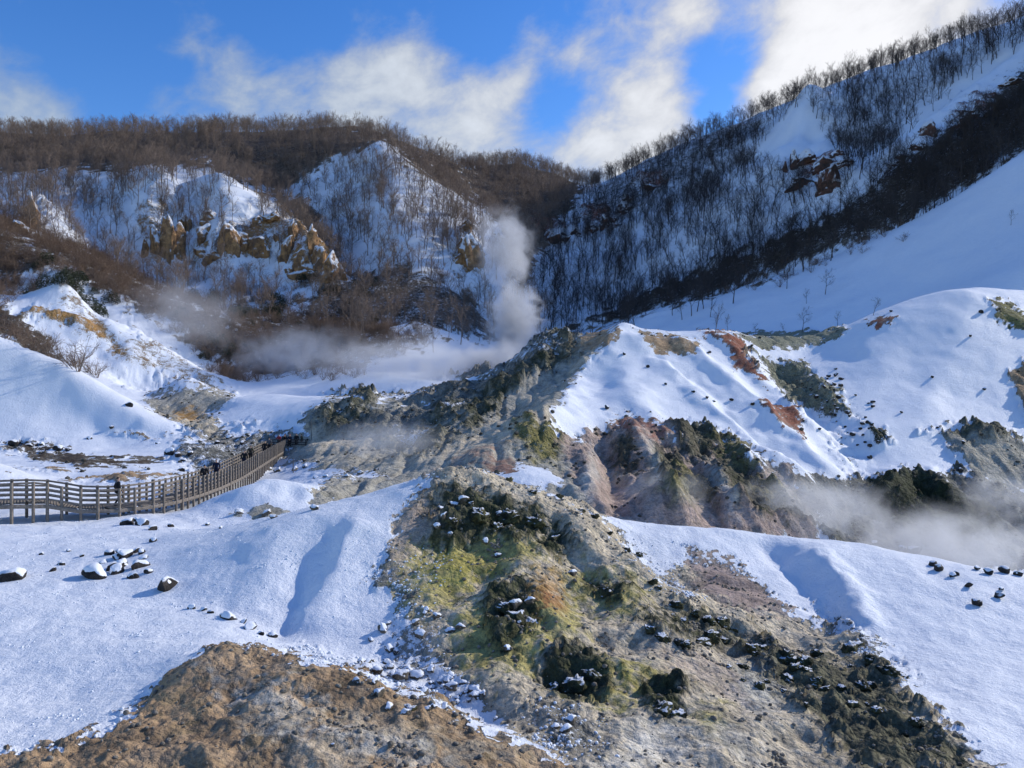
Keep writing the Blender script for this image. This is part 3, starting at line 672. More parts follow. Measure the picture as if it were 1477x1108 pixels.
def cap_np(V, N, Fc, t=.16, off=0.0, bias=0.0):
    nz = N[:, 2] + .55 * np.array([mn.noise(Vector(v) * 2.6 + Vector((off, 3, 1))) for v in V], np.float32); s = sstep(nz, .35 - bias, .75 - bias)
    C = V * .93 + np.c_[V[:, :2] * .05 * s[:, None], .04 * V[:, 2]]; C[:, 2] += t * s * (.75 + .9 * np.array([mn.noise(Vector(v) * 4.3 + Vector((1, off, 7))) for v in V])) - .03
    for _ in range(1):
        acc = np.zeros_like(C); cnt = np.zeros(len(C))
        for a, b in ((0, 1), (1, 2), (2, 0)):
            np.add.at(acc, Fc[:, a], C[Fc[:, b]]); np.add.at(cnt, Fc[:, a], 1); np.add.at(acc, Fc[:, b], C[Fc[:, a]]); np.add.at(cnt, Fc[:, b], 1)
        C = C * .6 + acc / cnt[:, None] * .4 + np.c_[np.zeros((len(C), 2)), s * .01]
    return C


ROCKS = []
for k in range(12):
    V, N, Fc = rock_np(100 + k, 3, (1, random.uniform(.65, .95), random.uniform(.6, .9)), 11, .12, .36)
    ROCKS.append((V, mesh_np('boulder_rock', V, Fc, M['boulder']), mesh_np('boulder_snow_cap', cap_np(V, N, Fc, .16, k, .25), Fc, M['snow'], True)))
STONES = []
for k in range(12):
    V, N, Fc = rock_np(300 + k, 3, (1, random.uniform(.65, 1), random.uniform(.55, .9)), 14, .36, .45)
    STONES.append((V, mesh_np('stone_body', V, Fc, M['stone']), mesh_np('stone_snow_cap', cap_np(V, N, Fc, .2, k), Fc, M['snow'], True)))
CRUSTS = []
for k in range(8):
    V, N, Fc = rock_np(400 + k, 4, (1, random.uniform(.7, 1), random.uniform(.55, .8)), 14, .34, .45)
    for i in range(len(V)):
        p = Vector(V[i]); V[i] = p * (1 + .22 * mn.noise(p * 5 + Vector((k, 0, 0))) + .12 * mn.noise(p * 11 + Vector((k, 0, 0))))
    CRUSTS.append((V, mesh_np('crusted_rock', V, Fc, M['green_rock']), None))


def boulder(px, py, wpx, label, group=None, pool=ROCKS, cap=True, sink=.42, name='boulder', cat='boulder', zs=1.0, tilt=.25, var=None):
    g = ground_at(px, py); s = wpx / F * g.y / 2
    k = random.randrange(len(pool)) if var is None else var; V, rock, sn = pool[k]
    e = empty(name, g + Vector((0, 0, s * (.55 - sink) * zs)), random.uniform(0, 6.28)); e.scale = (s, s, s * zs)
    e.rotation_euler = (random.uniform(-tilt, tilt), random.uniform(-tilt, tilt), random.uniform(0, 6.28))
    if group: label = ('large ' if wpx >= 26 else 'mid-sized ' if wpx >= 14 else 'little ') + label.replace('small ', '')
    tag(e, label, cat, group)
    link('rock', rock, e)
    if cap and sn: link('snow_cap', sn, e)
    return e


gA = 'snow topped boulders on the near snowfield'
boulder(142, 832, 50, 'broad flat dark boulder under a thick snow slab, largest of its cluster', var=0, zs=.9)
boulder(240, 848, 44, 'tilted wedge of black rock standing alone, one snowy face', var=1, tilt=.6, zs=1.1)
boulder(20, 834, 52, 'low dark boulder half buried in smooth snow', var=2, zs=.7)
for px, py, wpx in ((162, 822, 24), (214, 826, 16), (176, 798, 20), (205, 798, 14), (168, 806, 26), (184, 802, 34), (201, 818, 32), (170, 826, 30), (190, 834, 20), (178, 815, 24), (156, 800, 18), (208, 806, 18), (150, 812, 16), (196, 797, 16)):
    boulder(px, py, wpx, 'black boulder under snow in the tight cluster on the snowfield', gA)
for px, py, wpx in ((88, 815, 15), (75, 824, 16), (118, 803, 10), (60, 800, 9), (98, 795, 9), (222, 781, 14)):
    boulder(px, py, wpx, 'small dark stone poking out of snow around the boulder cluster', 'small stones around the boulder cluster', cap=px % 2 == 0)
for px, py, wpx in ((278, 878, 16), (292, 880, 14), (304, 884, 12), (331, 893, 30), (362, 906, 26), (350, 898, 14), (395, 918, 18), (322, 888, 12), (376, 915, 12)):
    boulder(px, py, wpx, 'snow capped boulder at the foot of the snowy bank', 'boulders along the foot of the bank')
for px, py, wpx in ((185, 757, 24), (206, 758, 26), (218, 765, 18), (196, 752, 14), (246, 760, 12), (300, 757, 12), (318, 762, 10)):
    boulder(px, py, wpx, 'snow dusted rock in the hollow below the boardwalk', 'rocks below the boardwalk')
gB = 'dark rocks on the snowy crest above the steaming basin'
for px, py, wpx in ((1262, 787, 13), (1303, 795, 15), (1318, 799, 24), (1346, 816, 14), (1352, 822, 18), (1374, 833, 14), (1380, 829, 10), (1397, 847, 16), (1440, 862, 18), (1445, 852, 12), (1408, 873, 18), (1425, 828, 16), (1450, 826, 18), (1468, 830, 16), (1410, 822, 12)):
    boulder(px, py, wpx, 'dark rock on the snow crest above the steaming basin', gB, cap=random.random() < .5, sink=.1)
boulder(578, 978, 30, 'smooth white stone under deep snow, biggest in the rubble below the mound', pool=STONES, var=1, cat='stone', name='stone')
gC = 'snow capped stones in the rubble below the mound'
rs = random.Random(5)
for k in range(62):
    t = rs.random(); px = 530 + 150 * t + rs.gauss(0, 14); py = 958 + 48 * t + rs.gauss(0, 13)
    boulder(px, py, rs.uniform(8, 20) * (1.3 if rs.random() < .15 else 1), 'snow capped stone in the rubble below the mound, ' + ('beside the snow bank' if t < .35 else 'in the thick of it' if t < .7 else 'at its lower end'), gC, STONES, name='stone', cat='stone')
gD = 'snow topped stones scattered on the bare mound'
for px, py, wpx in ((718, 803, 15), (650, 912, 18), (605, 917, 26), (630, 890, 18), (664, 905, 15), (648, 909, 12), (553, 908, 22), (825, 828, 18), (731, 937, 18), (742, 872, 24), (765, 868, 16), (752, 885, 18), (748, 897, 14), (600, 900, 16), (612, 885, 12), (560, 900, 12), (615, 880, 12),
                    (690, 745, 14), (655, 730, 18), (640, 745, 14), (630, 760, 16), (700, 782, 14), (650, 772, 12), (720, 742, 14), (668, 722, 18), (680, 728, 12), (636, 735, 14), (815, 1055, 22), (825, 1040, 20), (800, 1050, 16), (545, 1002, 24), (560, 1022, 20), (585, 1030, 18), (515, 985, 22), (480, 1075, 12)):
    boulder(px, py, wpx, 'snow topped stone on the bare mound, ' + ('around its dark mossy top' if py < 790 else 'around the orange stain' if px > 690 and py < 960 else 'on the yellow flank by the snow bank' if py < 960 else 'on the brown earth at its foot'), gD, STONES, name='stone', cat='stone')
gE = 'dark green crusted rocks across the right gully'
rs = random.Random(9)
for k in range(46):
    t = rs.random(); px = 960 + 330 * t + rs.gauss(0, 16); py = 888 + 110 * t + rs.gauss(0, 16) + (rs.random() ** 2) * 50
    boulder(px, py, rs.uniform(10, 30), 'dark green crusted rock in the gully band, ' + ('close under the mound ridge' if t < .33 else 'midway along it' if t < .66 else 'by the long snow slope'), gE, CRUSTS, True, .6, 'crusted_rock', 'rock')
for px, py, wpx in ((690, 742, 44), (735, 745, 40), (655, 752, 30), (775, 752, 40), (800, 778, 26), (720, 760, 34)):
    boulder(px, py, wpx, 'mossy black crust outcrop near the top of the mound', 'crust outcrops near the mound top', CRUSTS, True, .85, 'crusted_rock', 'rock')
for px, py, wpx in ((745, 890, 56), (725, 870, 36), (770, 895, 36), (875, 856, 36), (830, 985, 60), (800, 990, 40), (860, 970, 40), (955, 1020, 48), (975, 1030, 36), (590, 1022, 40), (1230, 935, 44), (1255, 950, 34), (1280, 965, 36), (1300, 972, 34)):
    boulder(px, py, wpx, 'dark lumpy crust outcrop low on the mound flank', 'crust outcrops on the mound flank', CRUSTS, True, .9, 'crusted_rock', 'rock')
for px, py, wpx in ((838, 738, 12), (858, 748, 14), (905, 795, 12), (922, 802, 14), (880, 770, 10), (770, 712, 16), (735, 694, 14), (806, 718, 14), (942, 842, 18), (950, 850, 12), (1005, 888, 16)):
    boulder(px, py, wpx, 'dark stone along the bare ridge line of the mound', 'stones along the mound ridge', CRUSTS, False, .3, 'stone', 'stone')
gF = 'dark stones strewn over the far snow slopes'
rs = random.Random(21)
for k in range(44):
    t = rs.random(); px = 1190 + 70 * t + rs.gauss(0, 16); py = 545 + 110 * t + rs.gauss(0, 12)
    boulder(px, py, rs.uniform(4, 10), 'small dark stone in the snowy gully between ridge and dome', 'stones in the gully below the dome', cap=False, sink=.05, name='stone', cat='stone')
for px, py, wpx in ((1085, 585, 9), (1205, 543, 10), (1055, 578, 8), (1022, 510, 8), (900, 512, 8), (1345, 545, 7), (1420, 563, 7), (1300, 596, 6), (1400, 486, 6), (1415, 452, 8), (935, 530, 7), (960, 555, 6), (875, 590, 12), (1000, 566, 7), (1020, 575, 8), (1030, 580, 6), (1285, 450, 6), (1390, 640, 8), (1385, 680, 10), (1320, 676, 8), (1290, 680, 8)):
    boulder(px, py, wpx, 'lone dark stone on the smooth snow of the middle ridge', gF, cap=False, sink=.05, name='stone', cat='stone')
for px, py, wpx in ((245, 655, 20), (256, 657, 14), (60, 642, 14), (42, 643, 12), (85, 648, 16), (20, 640, 16), (100, 649, 12), (130, 633, 10), (228, 640, 9), (160, 617, 9), (185, 585, 14), (265, 665, 14), (275, 655, 12), (262, 680, 14), (280, 690, 12), (330, 632, 12), (350, 640, 10), (312, 640, 12)):
    boulder(px, py, wpx, 'dark rock on the snowy flats behind the boardwalk', 'rocks on the flats behind the boardwalk', cap=random.random() < .5, name='boulder')
for px, py, wpx in ((425, 678, 14), (440, 674, 12), (400, 680, 14), (388, 678, 10), (455, 690, 10), (470, 688, 9), (520, 684, 12), (500, 688, 10), (345, 740, 18), (385, 742, 18), (395, 747, 14), (455, 735, 18)):
    boulder(px, py, wpx, 'snow capped rock near the viewing platform', 'rocks near the viewing platform', STONES, name='boulder')

# countless pebbles, crumbs of soil and clods of snow: too many to count
pv, pf, base = [], [], 0
Vp, Np, Fp = rock_np(900, 1, (1, .85, .7), 4)
ARE = np.zeros((NR, NC)); ARE[:-1] = np.diff(YY)[:, None] * (YY[:-1, None] * (PX[1] - PX[0]) / F)


def scatter(wgt, n, rng):
    c = np.cumsum(wgt.ravel()); idx = np.searchsorted(c, rng.random(n) * c[-1]); idx = np.minimum(idx, NR * NC - 1)
    r, cc = np.unravel_index(idx, (NR, NC)); r = np.clip(r, 0, NR - 2); cc = np.clip(cc, 0, NC - 2)
    fi = r + rng.random(n); fj = cc + rng.random(n)
    y = np.exp(np.interp(fi, np.arange(NR), VV)); px = PX[0] + fj * (PX[1] - PX[0])
    return (px - CX) / F * y, y, bilin(Zg, fi, fj), r, cc


visF = PF <= rmF + 10
clump = sstep(fbm(Xg / 2.2, Yg / 2.2, 4, 91), -.05, .45)
fine = sstep(fbm(Xg / .9, Yg / .9, 3, 95), .0, .5)
for nm, wmap, n, s0, s1, mat, lab in (
        ('pebbles', visF * (Yg < 39) * (snow < .4) * (.02 + clump ** 2 * fine) * ARE, 6500, .012, .09, 'pebble', 'loose grey pebbles over the bare mound'),
        ('snow_clods', visF * (Yg < 34) * (np.abs(snow - .5) < .34) * (.03 + fine * clump) * ARE, 7000, .012, .06, 'snow', 'small clods of snow along the melting edges'),
        ('scree', visF * (Yg > 44) * (Yg < 130) * ((rough > .5) | ((snow > .2) & (snow < .8))) * (.03 + clump ** 2) * ARE, 4500, .04, .28, 'scree', 'loose dark scree on the bare slopes across the basin'),
        ('snow_crumbs', visF * (Yg < 45) * (Yg > 11) * (snow > .8) * np.maximum(.02, clump * fine - .1) * (PX[None] < 640) * ARE, 9000, .010, .045, 'snow', 'crumbly snow crust over the near snowfield')):
    x, y, z, _, _ = scatter(wmap, n, RNG)
    s = s0 + (s1 - s0) * RNG.random(n) ** 4.5; a = RNG.random(n) * 6.28
    ca_, sa_ = np.cos(a)[:, None], np.sin(a)[:, None]
    q = Vp[None] * s[:, None, None] * (1 + .35 * (RNG.random((n, 1, 3)) - .5))
    X = q[..., 0] * ca_ - q[..., 1] * sa_ + x[:, None]; Y_ = q[..., 0] * sa_ + q[..., 1] * ca_ + y[:, None]; Z = q[..., 2] + (z + s * .25)[:, None]
    vv = np.stack([X, Y_, Z], -1).reshape(-1, 3); ff = (Fp[None] + (np.arange(n) * len(Vp))[:, None, None]).reshape(-1, 3)
    tag(link(nm, mesh_np(nm, vv, ff, M[mat])), lab, nm.replace('_', ' '), kind='stuff')


# ------------------------------------------------------------------ cliffs: separate crags standing out of the slopes
def crag_np(seed):
    rr = random.Random(seed); V, N, Fc = rock_np(seed, 4, (1, .8, 1), 18, .16, .42)
    o = Vector((rr.uniform(0, 50), rr.uniform(0, 50), 0)); tp = rr.uniform(.25, .6)
    for i in range(len(V)):
        p = Vector(V[i]); tz = max(0, (p.z + 1) / 2); taper = 1.2 - tp * tz ** 1.3
        fl = 1 + .42 * mn.noise(Vector((p.x * 2.8, p.y * 2.8, p.z * .6)) + o) + .22 * mn.noise(Vector((p.x * 7, p.y * 7, p.z * 4)) + o)
        led = .11 * (abs(((p.z * 2.6 + .8 * mn.noise(p * 2 + o)) % 1) - .5) * 2 - .5)
        V[i] = (p.x * taper * (fl + led), p.y * taper * (fl + led), p.z * (1 + .3 * mn.noise(Vector((p.x * 3, p.y * 3, 0)) + o)))
    return V, Fc


CR = [crag_np(500 + k) for k in range(7)]
CRAG = {mt: [mesh_np('crag', V, Fc, M[mt]) for V, Fc in CR] for mt in ('ochre_rock', 'red_rock')}


def crag(px, py, wpx, hpx, mt, label, group):
    g = ground_at(px, py); w_ = wpx / F * g.y / 2; h_ = hpx / F * g.y
    o = link('rock_crag', random.choice(CRAG[mt]), None, g + Vector((0, w_ * .7, h_ * .22)), (random.uniform(-.1, .1), random.uniform(-.18, .18), random.uniform(0, 6.28)), (w_ * 1.5, w_ * 1.35, h_ * .72))
    tag(o, label, 'crag', group)


for q in ((35, 325, 26, 46), (24, 335, 20, 26), (48, 330, 18, 22), (222, 368, 22, 62), (238, 372, 22, 66), (252, 365, 22, 44), (262, 335, 14, 30), (271, 333, 12, 22), (292, 345, 24, 34), (288, 372, 30, 26), (306, 378, 34, 28), (328, 365, 28, 46), (346, 360, 24, 34), (362, 368, 30, 34), (380, 372, 16, 36), (396, 350, 20, 18),
          (411, 378, 20, 42), (422, 345, 20, 30), (434, 395, 28, 40), (449, 368, 24, 46), (458, 395, 28, 50), (474, 405, 30, 42), (208, 372, 9, 28), (440, 405, 36, 32), (488, 402, 18, 30), (420, 398, 24, 24), (300, 320, 22, 20), (395, 320, 24, 20), (370, 330, 18, 20)):
    crag(*q, 'ochre_rock', ('tall ' if q[3] > 39 else 'low ') + 'ochre crag with snowy ledges ' + ('standing apart from the cliff band' if q[0] < 60 else 'in the pinnacle group of the cliff band' if q[0] < 280 else 'in the middle of the cliff band' if q[0] < 405 else 'on the stepped spur ending the cliff band'), 'ochre crags of the cliff band')
for q in ((678, 388, 30, 54), (668, 362, 16, 28), (690, 380, 18, 30), (664, 382, 16, 26), (672, 335, 14, 20)):
    crag(*q, 'ochre_rock', 'brown crag of the rocky knob beside the rising steam column', 'crags of the rocky knob')
for q in ((1190, 245, 22, 30), (1202, 272, 24, 40), (1190, 278, 18, 34), (1165, 268, 38, 22), (1148, 245, 14, 30), (1172, 235, 28, 22), (1218, 240, 26, 14), (1135, 250, 10, 18), (1210, 225, 14, 16)):
    crag(*q, 'red_rock', 'rust red crag breaking through the bare white peak', 'red crags of the white peak')
for q in ((1410, 170, 34, 26), (1395, 180, 20, 20), (1345, 195, 26, 26), (1330, 215, 26, 16), (1300, 230, 16, 16), (1470, 120, 30, 16), (1290, 240, 18, 12)):
    crag(*q, 'red_rock', 'dark crag at the edge of the high snow chute', 'crags of the snow chute')
for q in ((872, 330, 16, 24), (855, 335, 20, 22), (802, 350, 34, 24), (830, 340, 18, 16), (900, 308, 24, 20), (940, 275, 22, 16), (885, 320, 14, 14), (905, 290, 16, 14)):
    crag(*q, 'red_rock', 'brown crag among bare trees at the mouth of the ravine', 'crags at the ravine mouth')


# ------------------------------------------------------------------ trees and bushes
def tube(vs_, fs_, path, rads, sides):
    b0 = len(vs_)
    for i, (p, r) in enumerate(zip(path, rads)):
        d = (path[min(i + 1, len(path) - 1)] - path[max(i - 1, 0)]).normalized()
        a = d.orthogonal().normalized(); b = d.cross(a)
        for k in range(sides):
            t = 2 * math.pi * k / sides; vs_.append(p + a * (r * math.cos(t)) + b * (r * math.sin(t)))
    for i in range(len(path) - 1):
        for k in range(sides):
            a0 = b0 + i * sides + k; a1 = b0 + i * sides + (k + 1) % sides
            fs_.append((a0, a1, a1 + sides)); fs_.append((a0, a1 + sides, a0 + sides))


def twig(vs_, fs_, p, q, r):
    b0 = len(vs_); d = (q - p).normalized(); a = d.orthogonal().normalized(); b = d.cross(a)
    for k in range(3):
        t = 2.094 * k; vs_.append(p + a * (r * math.cos(t)) + b * (r * math.sin(t)))
    vs_.append(q); fs_.extend([(b0, b0 + 1, b0 + 3), (b0 + 1, b0 + 2, b0 + 3), (b0 + 2, b0, b0 + 3)])


def rvec(rr): return Vector((rr.gauss(0, 1), rr.gauss(0, 1), rr.gauss(0, 1)))


def grow(rr, p, d, length, rad, n, up=.25, wob=.18):
    path = [p.copy()]; rads = [rad]; d = d.normalized()
    for i in range(n):
        d = (d + rvec(rr) * wob + Vector((0, 0, up * .3))).normalized(); p = p + d * (length / n)
        path.append(p.copy()); rads.append(rad * (1 - .8 * (i + 1) / n))
    return path, rads


def at_path(path, t):
    k = t * (len(path) - 1); i = min(int(k), len(path) - 2); return path[i].lerp(path[i + 1], k - i), (path[i + 1] - path[i]).normalized()


def make_tree(seed, H=9.0, limbs=9, spread=.75, subs=6, twigs=6, trunk_r=.15, low=.32):
    rr = random.Random(seed); tv, tf, cv, cf = [], [], [], []
    tp, tr = grow(rr, Vector((0, 0, -.4)), Vector((rr.gauss(0, .06), rr.gauss(0, .06), 1)), H * .86, trunk_r, 6, .5, .07)
    tube(tv, tf, tp, tr, 5)
    for i in range(limbs):
        t = low + (1 - low) * (i + rr.random()) / limbs * .98; p, d = at_path(tp, t); a = rr.random() * 6.28 + i * 2.4
        o = (Vector((math.cos(a), math.sin(a), 0)) * spread + Vector((0, 0, .75 + .5 * t)))
        lp, lr = grow(rr, p, o, H * (.52 - .26 * t) * rr.uniform(.8, 1.15), trunk_r * (.55 - .3 * t), 3, .3)
        tube(cv, cf, lp, lr, 3)
        for j in range(subs):
            s = .25 + .75 * (j + rr.random()) / subs; p2, d2 = at_path(lp, min(s, .99))
            sp_, sr = grow(rr, p2, d2 + rvec(rr) * .55, H * .15 * rr.uniform(.7, 1.3), trunk_r * .17, 2, .3)
            tube(cv, cf, sp_, sr, 3)
            for k in range(twigs):
                p3, d3 = at_path(sp_, min(.15 + .85 * (k + rr.random()) / twigs, .99))
                twig(cv, cf, p3, p3 + (d3 + rvec(rr) * .6 + Vector((0, 0, .25))).normalized() * H * .085 * rr.uniform(.6, 1.4), trunk_r * .085 + .004)
    return tv, tf, cv, cf


def make_shrub(seed, H=2.6, stems=9, subs=7, tw=5):
    rr = random.Random(seed); tv, tf, cv, cf = [], [], [], []
    for i in range(stems):
        a = rr.random() * 6.28; o = Vector((math.cos(a), math.sin(a), 0)) * rr.uniform(.2, .9) + Vector((0, 0, 1))
        lp, lr = grow(rr, Vector((math.cos(a) * .12, math.sin(a) * .12, -.15)), o, H * rr.uniform(.7, 1.05), .035, 4, .2)
        tube(tv, tf, lp, lr, 3)
        for j in range(subs):
            p2, d2 = at_path(lp, .2 + .79 * (j + rr.random()) / subs)
            sp_, sr = grow(rr, p2, d2 + rvec(rr) * .6, H * .3 * rr.uniform(.6, 1.2), .014, 2, .2); tube(cv, cf, sp_, sr, 3)
            for k in range(tw):
                p3, d3 = at_path(sp_, min(.2 + .8 * (k + rr.random()) / tw, .99))
                twig(cv, cf, p3, p3 + (d3 + rvec(rr) * .6).normalized() * H * .14 * rr.uniform(.6, 1.3), .009)
    return tv, tf, cv, cf


def make_evergreen(seed, H=3.0):
    rr = random.Random(seed); tv, tf, cv, cf = make_shrub(seed, H, 6, 4, 3); cv, cf = list(cv), list(cf)
    for i in range(900):
        while True:
            p = Vector((rr.uniform(-1, 1), rr.uniform(-1, 1), rr.uniform(-.2, 1)))
            if p.length < 1 + .3 * mn.noise(p * 2 + Vector((seed, 0, 0))) and rr.random() < p.length ** 1.5: break
        p = Vector((p.x * H * .65, p.y * H * .65, p.z * H * .8 + .3)); a = rvec(rr).normalized() * H * .055; b = rvec(rr).normalized() * H * .03
        k = len(cv); cv.extend([p - a, p + b, p + a, p - b]); cf.extend([(k, k + 1, k + 2), (k, k + 2, k + 3)])
    return tv, tf, cv, cf


def as_mesh(name, vf, mat):
    return mesh_np(name, np.array([v[:] for v in vf[0]]), np.array(vf[1]), mat)


TREES = {}
def reg(kind, gens, mt, mc):
    TREES[kind] = []
    for g in gens:
        tv, tf, cv, cf = g
        full = mesh_np('tree_mesh', np.array([v[:] for v in tv + cv]), np.array(list(tf) + [tuple(i + len(tv) for i in f) for f in cf]), M[mt])
        full.materials.append(M[mc]); full.polygons.foreach_set('material_index', np.r_[np.zeros(len(tf), np.int32), np.ones(len(cf), np.int32)])
        TREES[kind].append((as_mesh('trunk', (tv, tf), M[mt]), as_mesh('crown', (cv, cf), M[mc]), full))


reg('bare_tree', [make_tree(10 + k, 8.6, 8 + k % 4, .75 + .2 * (k % 3), 6, 7, .14, .22 + .05 * (k % 4)) for k in range(8)], 'bark', 'bark')
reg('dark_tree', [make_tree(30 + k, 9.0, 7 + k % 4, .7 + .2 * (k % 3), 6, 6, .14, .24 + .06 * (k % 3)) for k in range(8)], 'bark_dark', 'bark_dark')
reg('shrub', [make_shrub(50 + k, 2.8, 9 + k % 3) for k in range(4)], 'bark', 'twig')
reg('evergreen_bush', [make_evergreen(70 + k) for k in range(3)], 'bark_dark', 'evergreen')

visT = PF <= rmF + 22


def density(specs):
    d = np.zeros((NR, NC))
    for spec, val, warp, soft, dm in specs:
        sel, wgt = region(spec, warp * 2.4, soft * 2.2, dm)
        d[sel] = d[sel] * (1 - wgt) + val * wgt
    return d


def far(*p): return Pg(*p)


bare_d = density([
    (Pg((-240, 150), (0, 160), (300, 160), (520, 165), (640, 205), (740, 200), (860, 250), (800, 330), (770, 480), (700, 490), (560, 470), (420, 470), (240, 430), (100, 360), (0, 330), (-240, 330)), .065, 10, 8, 200),
    (Pg((-240, 150), (0, 160), (300, 160), (520, 165), (660, 215), (700, 290), (620, 260), (560, 200), (480, 235), (400, 280), (300, 245), (200, 240), (100, 245), (0, 250), (-240, 250)), .085, 12, 8, 200),
    (Pg((-240, 150), (0, 160), (300, 160), (520, 165), (660, 215), (740, 205), (860, 255), (840, 275), (740, 240), (660, 255), (600, 225), (520, 195), (300, 198), (0, 200), (-240, 205)), .03, 4, 4, 360),
    (Pg((380, 270), (440, 290), (520, 420), (480, 420), (420, 330)), .10, 14, 10, 200),
    (Pg((640, 205), (740, 200), (850, 250), (800, 330), (760, 420), (700, 300)), .085, 14, 8, 230),
    (Pg((430, 440), (560, 370), (690, 420), (720, 500), (560, 470), (440, 480)), .085, 20, 14, 150),
    (Pg((200, 350), (340, 330), (480, 380), (490, 420), (300, 420), (200, 390)), .03, 14, 8, 200),
    (Pg((430, 280), (545, 205), (660, 320), (690, 340), (640, 380), (480, 360)), .10, 10, 8, 200),
])
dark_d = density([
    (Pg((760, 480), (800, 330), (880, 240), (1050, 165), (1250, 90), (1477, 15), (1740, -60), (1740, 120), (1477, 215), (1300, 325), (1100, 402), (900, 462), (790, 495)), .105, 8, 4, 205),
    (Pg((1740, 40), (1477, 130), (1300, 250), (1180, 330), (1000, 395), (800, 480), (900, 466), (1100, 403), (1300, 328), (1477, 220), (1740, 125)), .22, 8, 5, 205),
    (Pg((850, 250), (960, 190), (1100, 150), (1250, 90), (1477, 15), (1740, -60), (1740, -20), (1477, 50), (1250, 125), (1100, 180), (960, 235), (870, 290)), .045, 10, 4, 230),
    (Pg((1160, 150), (1200, 215), (1210, 260), (1180, 280), (1130, 255), (1080, 235), (1120, 190)), 0, 4, 3, 230),
    (Pg((1500, 50), (1400, 110), (1290, 210), (1300, 245), (1400, 190), (1500, 130)), 0, 5, 3, 220),
    (Pg((800, 492), (900, 460), (1000, 430), (1100, 400), (1160, 385), (1160, 400), (1050, 440), (930, 480), (820, 505)), .03, 10, 8, 170),
])
shrub_d = density([
    (Pg((-240, 290), (0, 318), (100, 348), (200, 388), (270, 425), (340, 450), (480, 452), (610, 488), (520, 540), (330, 550), (220, 470), (90, 400), (0, 440), (-240, 400)), .36, 10, 5, 140),
    (Pg((-240, 415), (0, 440), (60, 480), (130, 545), (60, 520), (0, 490), (-240, 450)), .15, 10, 6, 100),
    (Pg((1060, 390), (1200, 370), (1300, 325), (1300, 345), (1180, 400), (1040, 430)), .05, 14, 8, 150),
    (Pg((200, 400), (500, 410), (520, 450), (300, 450)), .08, 14, 10, 190),
])
ever_d = density([(El(390, 448, 60, 16), .10, 14, 8, 150), (El(50, 405, 40, 20), .04, 14, 8, 140), (El(120, 425, 24, 8, 30), .10, 10, 6, 120), (El(280, 500, 40, 14, 30), .05, 12, 8, 120), (El(470, 430, 60, 30), .03, 14, 8, 150)])

MARKS = {  # landmarks on the ground that a single tree can stand by (photo position)
    'bare_tree': [(60, 300, 'near the lone pale crag at the end of the cliff band'), (230, 270, 'above the tall ochre pinnacle'), (230, 400, 'below the tall ochre pinnacle'), (330, 270, 'above the ochre cliffs'), (350, 410, 'below the ochre cliffs'), (430, 300, 'on the spur above the last ochre crags'),
                  (470, 430, 'at the foot of the last ochre crags'), (130, 330, 'in the shaded snowy bay beside the cliffs'), (545, 230, 'on the top of the white wooded hill'), (480, 300, 'on the sunless flank of the white wooded hill'), (570, 320, 'in the middle of the white wooded hill'),
                  (640, 330, 'above the brown rocky knob'), (620, 430, 'in the dark hollow below the white wooded hill'), (720, 300, 'in the ravine behind the steam column'), (100, 190, 'on the broad wooded skyline'), (330, 190, 'on the wooded skyline above the cliffs'), (500, 190, 'on the skyline shoulder above the white hill'), (740, 225, 'on the low rounded summit behind the ravine')],
    'dark_tree': [(860, 290, 'where the shaded crest meets the ravine'), (960, 210, 'on the lower shaded crest'), (1080, 175, 'on the shaded crest before the white peak'), (1250, 110, 'on the shaded crest past the white peak'), (1420, 60, 'on the highest shaded crest'), (1100, 250, 'beside the bare white peak'), (1240, 220, 'between the white peak and the snow chute'),
                  (1170, 310, 'below the red crags of the white peak'), (900, 340, 'by the brown crags at the ravine mouth'), (1000, 320, 'in the middle of the shaded mountainside'), (900, 440, 'low on the shaded mountainside near the steam'), (1050, 390, 'at the lower edge of the dark wood'), (1300, 290, 'in the thick dark belt under the snow chute'), (1440, 200, 'in the thick dark belt above the open snow slope')],
    'shrub': [(30, 370, 'on the brushy hill beside the ochre scarred slope'), (150, 400, 'behind the ochre scarred slope'), (250, 470, 'above the small snow cone'), (330, 500, 'in the thicket behind the small snow cone'), (430, 480, 'in the thicket below the cliffs'), (520, 500, 'beside the snow hump'), (40, 480, 'on the dark bank above the smooth snow slope'), (1180, 390, 'at the foot of the dark wood')],
    'evergreen_bush': [(390, 448, 'in the green patch below the cliffs'), (50, 405, 'on the brushy hill'), (120, 425, 'along the crest of the ochre scarred slope'), (280, 500, 'in the thicket behind the small snow cone'), (470, 430, 'below the last ochre crags')]}
KINDW = {'bare_tree': 'leafless brown tree', 'dark_tree': 'dark leafless tree', 'shrub': 'leafless brown bush', 'evergreen_bush': 'dark leafy bush'}
GROUPW = {'bare_tree': 'brown trees on the wooded mountain', 'dark_tree': 'dark trees on the shaded mountain', 'shrub': 'leafless bushes', 'evergreen_bush': 'leafy bushes'}


def tree_label(kind, px, py, s):
    m = min(MARKS[kind], key=lambda q: (q[0] - px) ** 2 + 2 * (q[1] - py) ** 2)[2]
    return ('tall ' if s > 1.02 else 'small ' if s < .85 else 'mid-sized ') + KINDW[kind] + ' ' + m, GROUPW[kind]


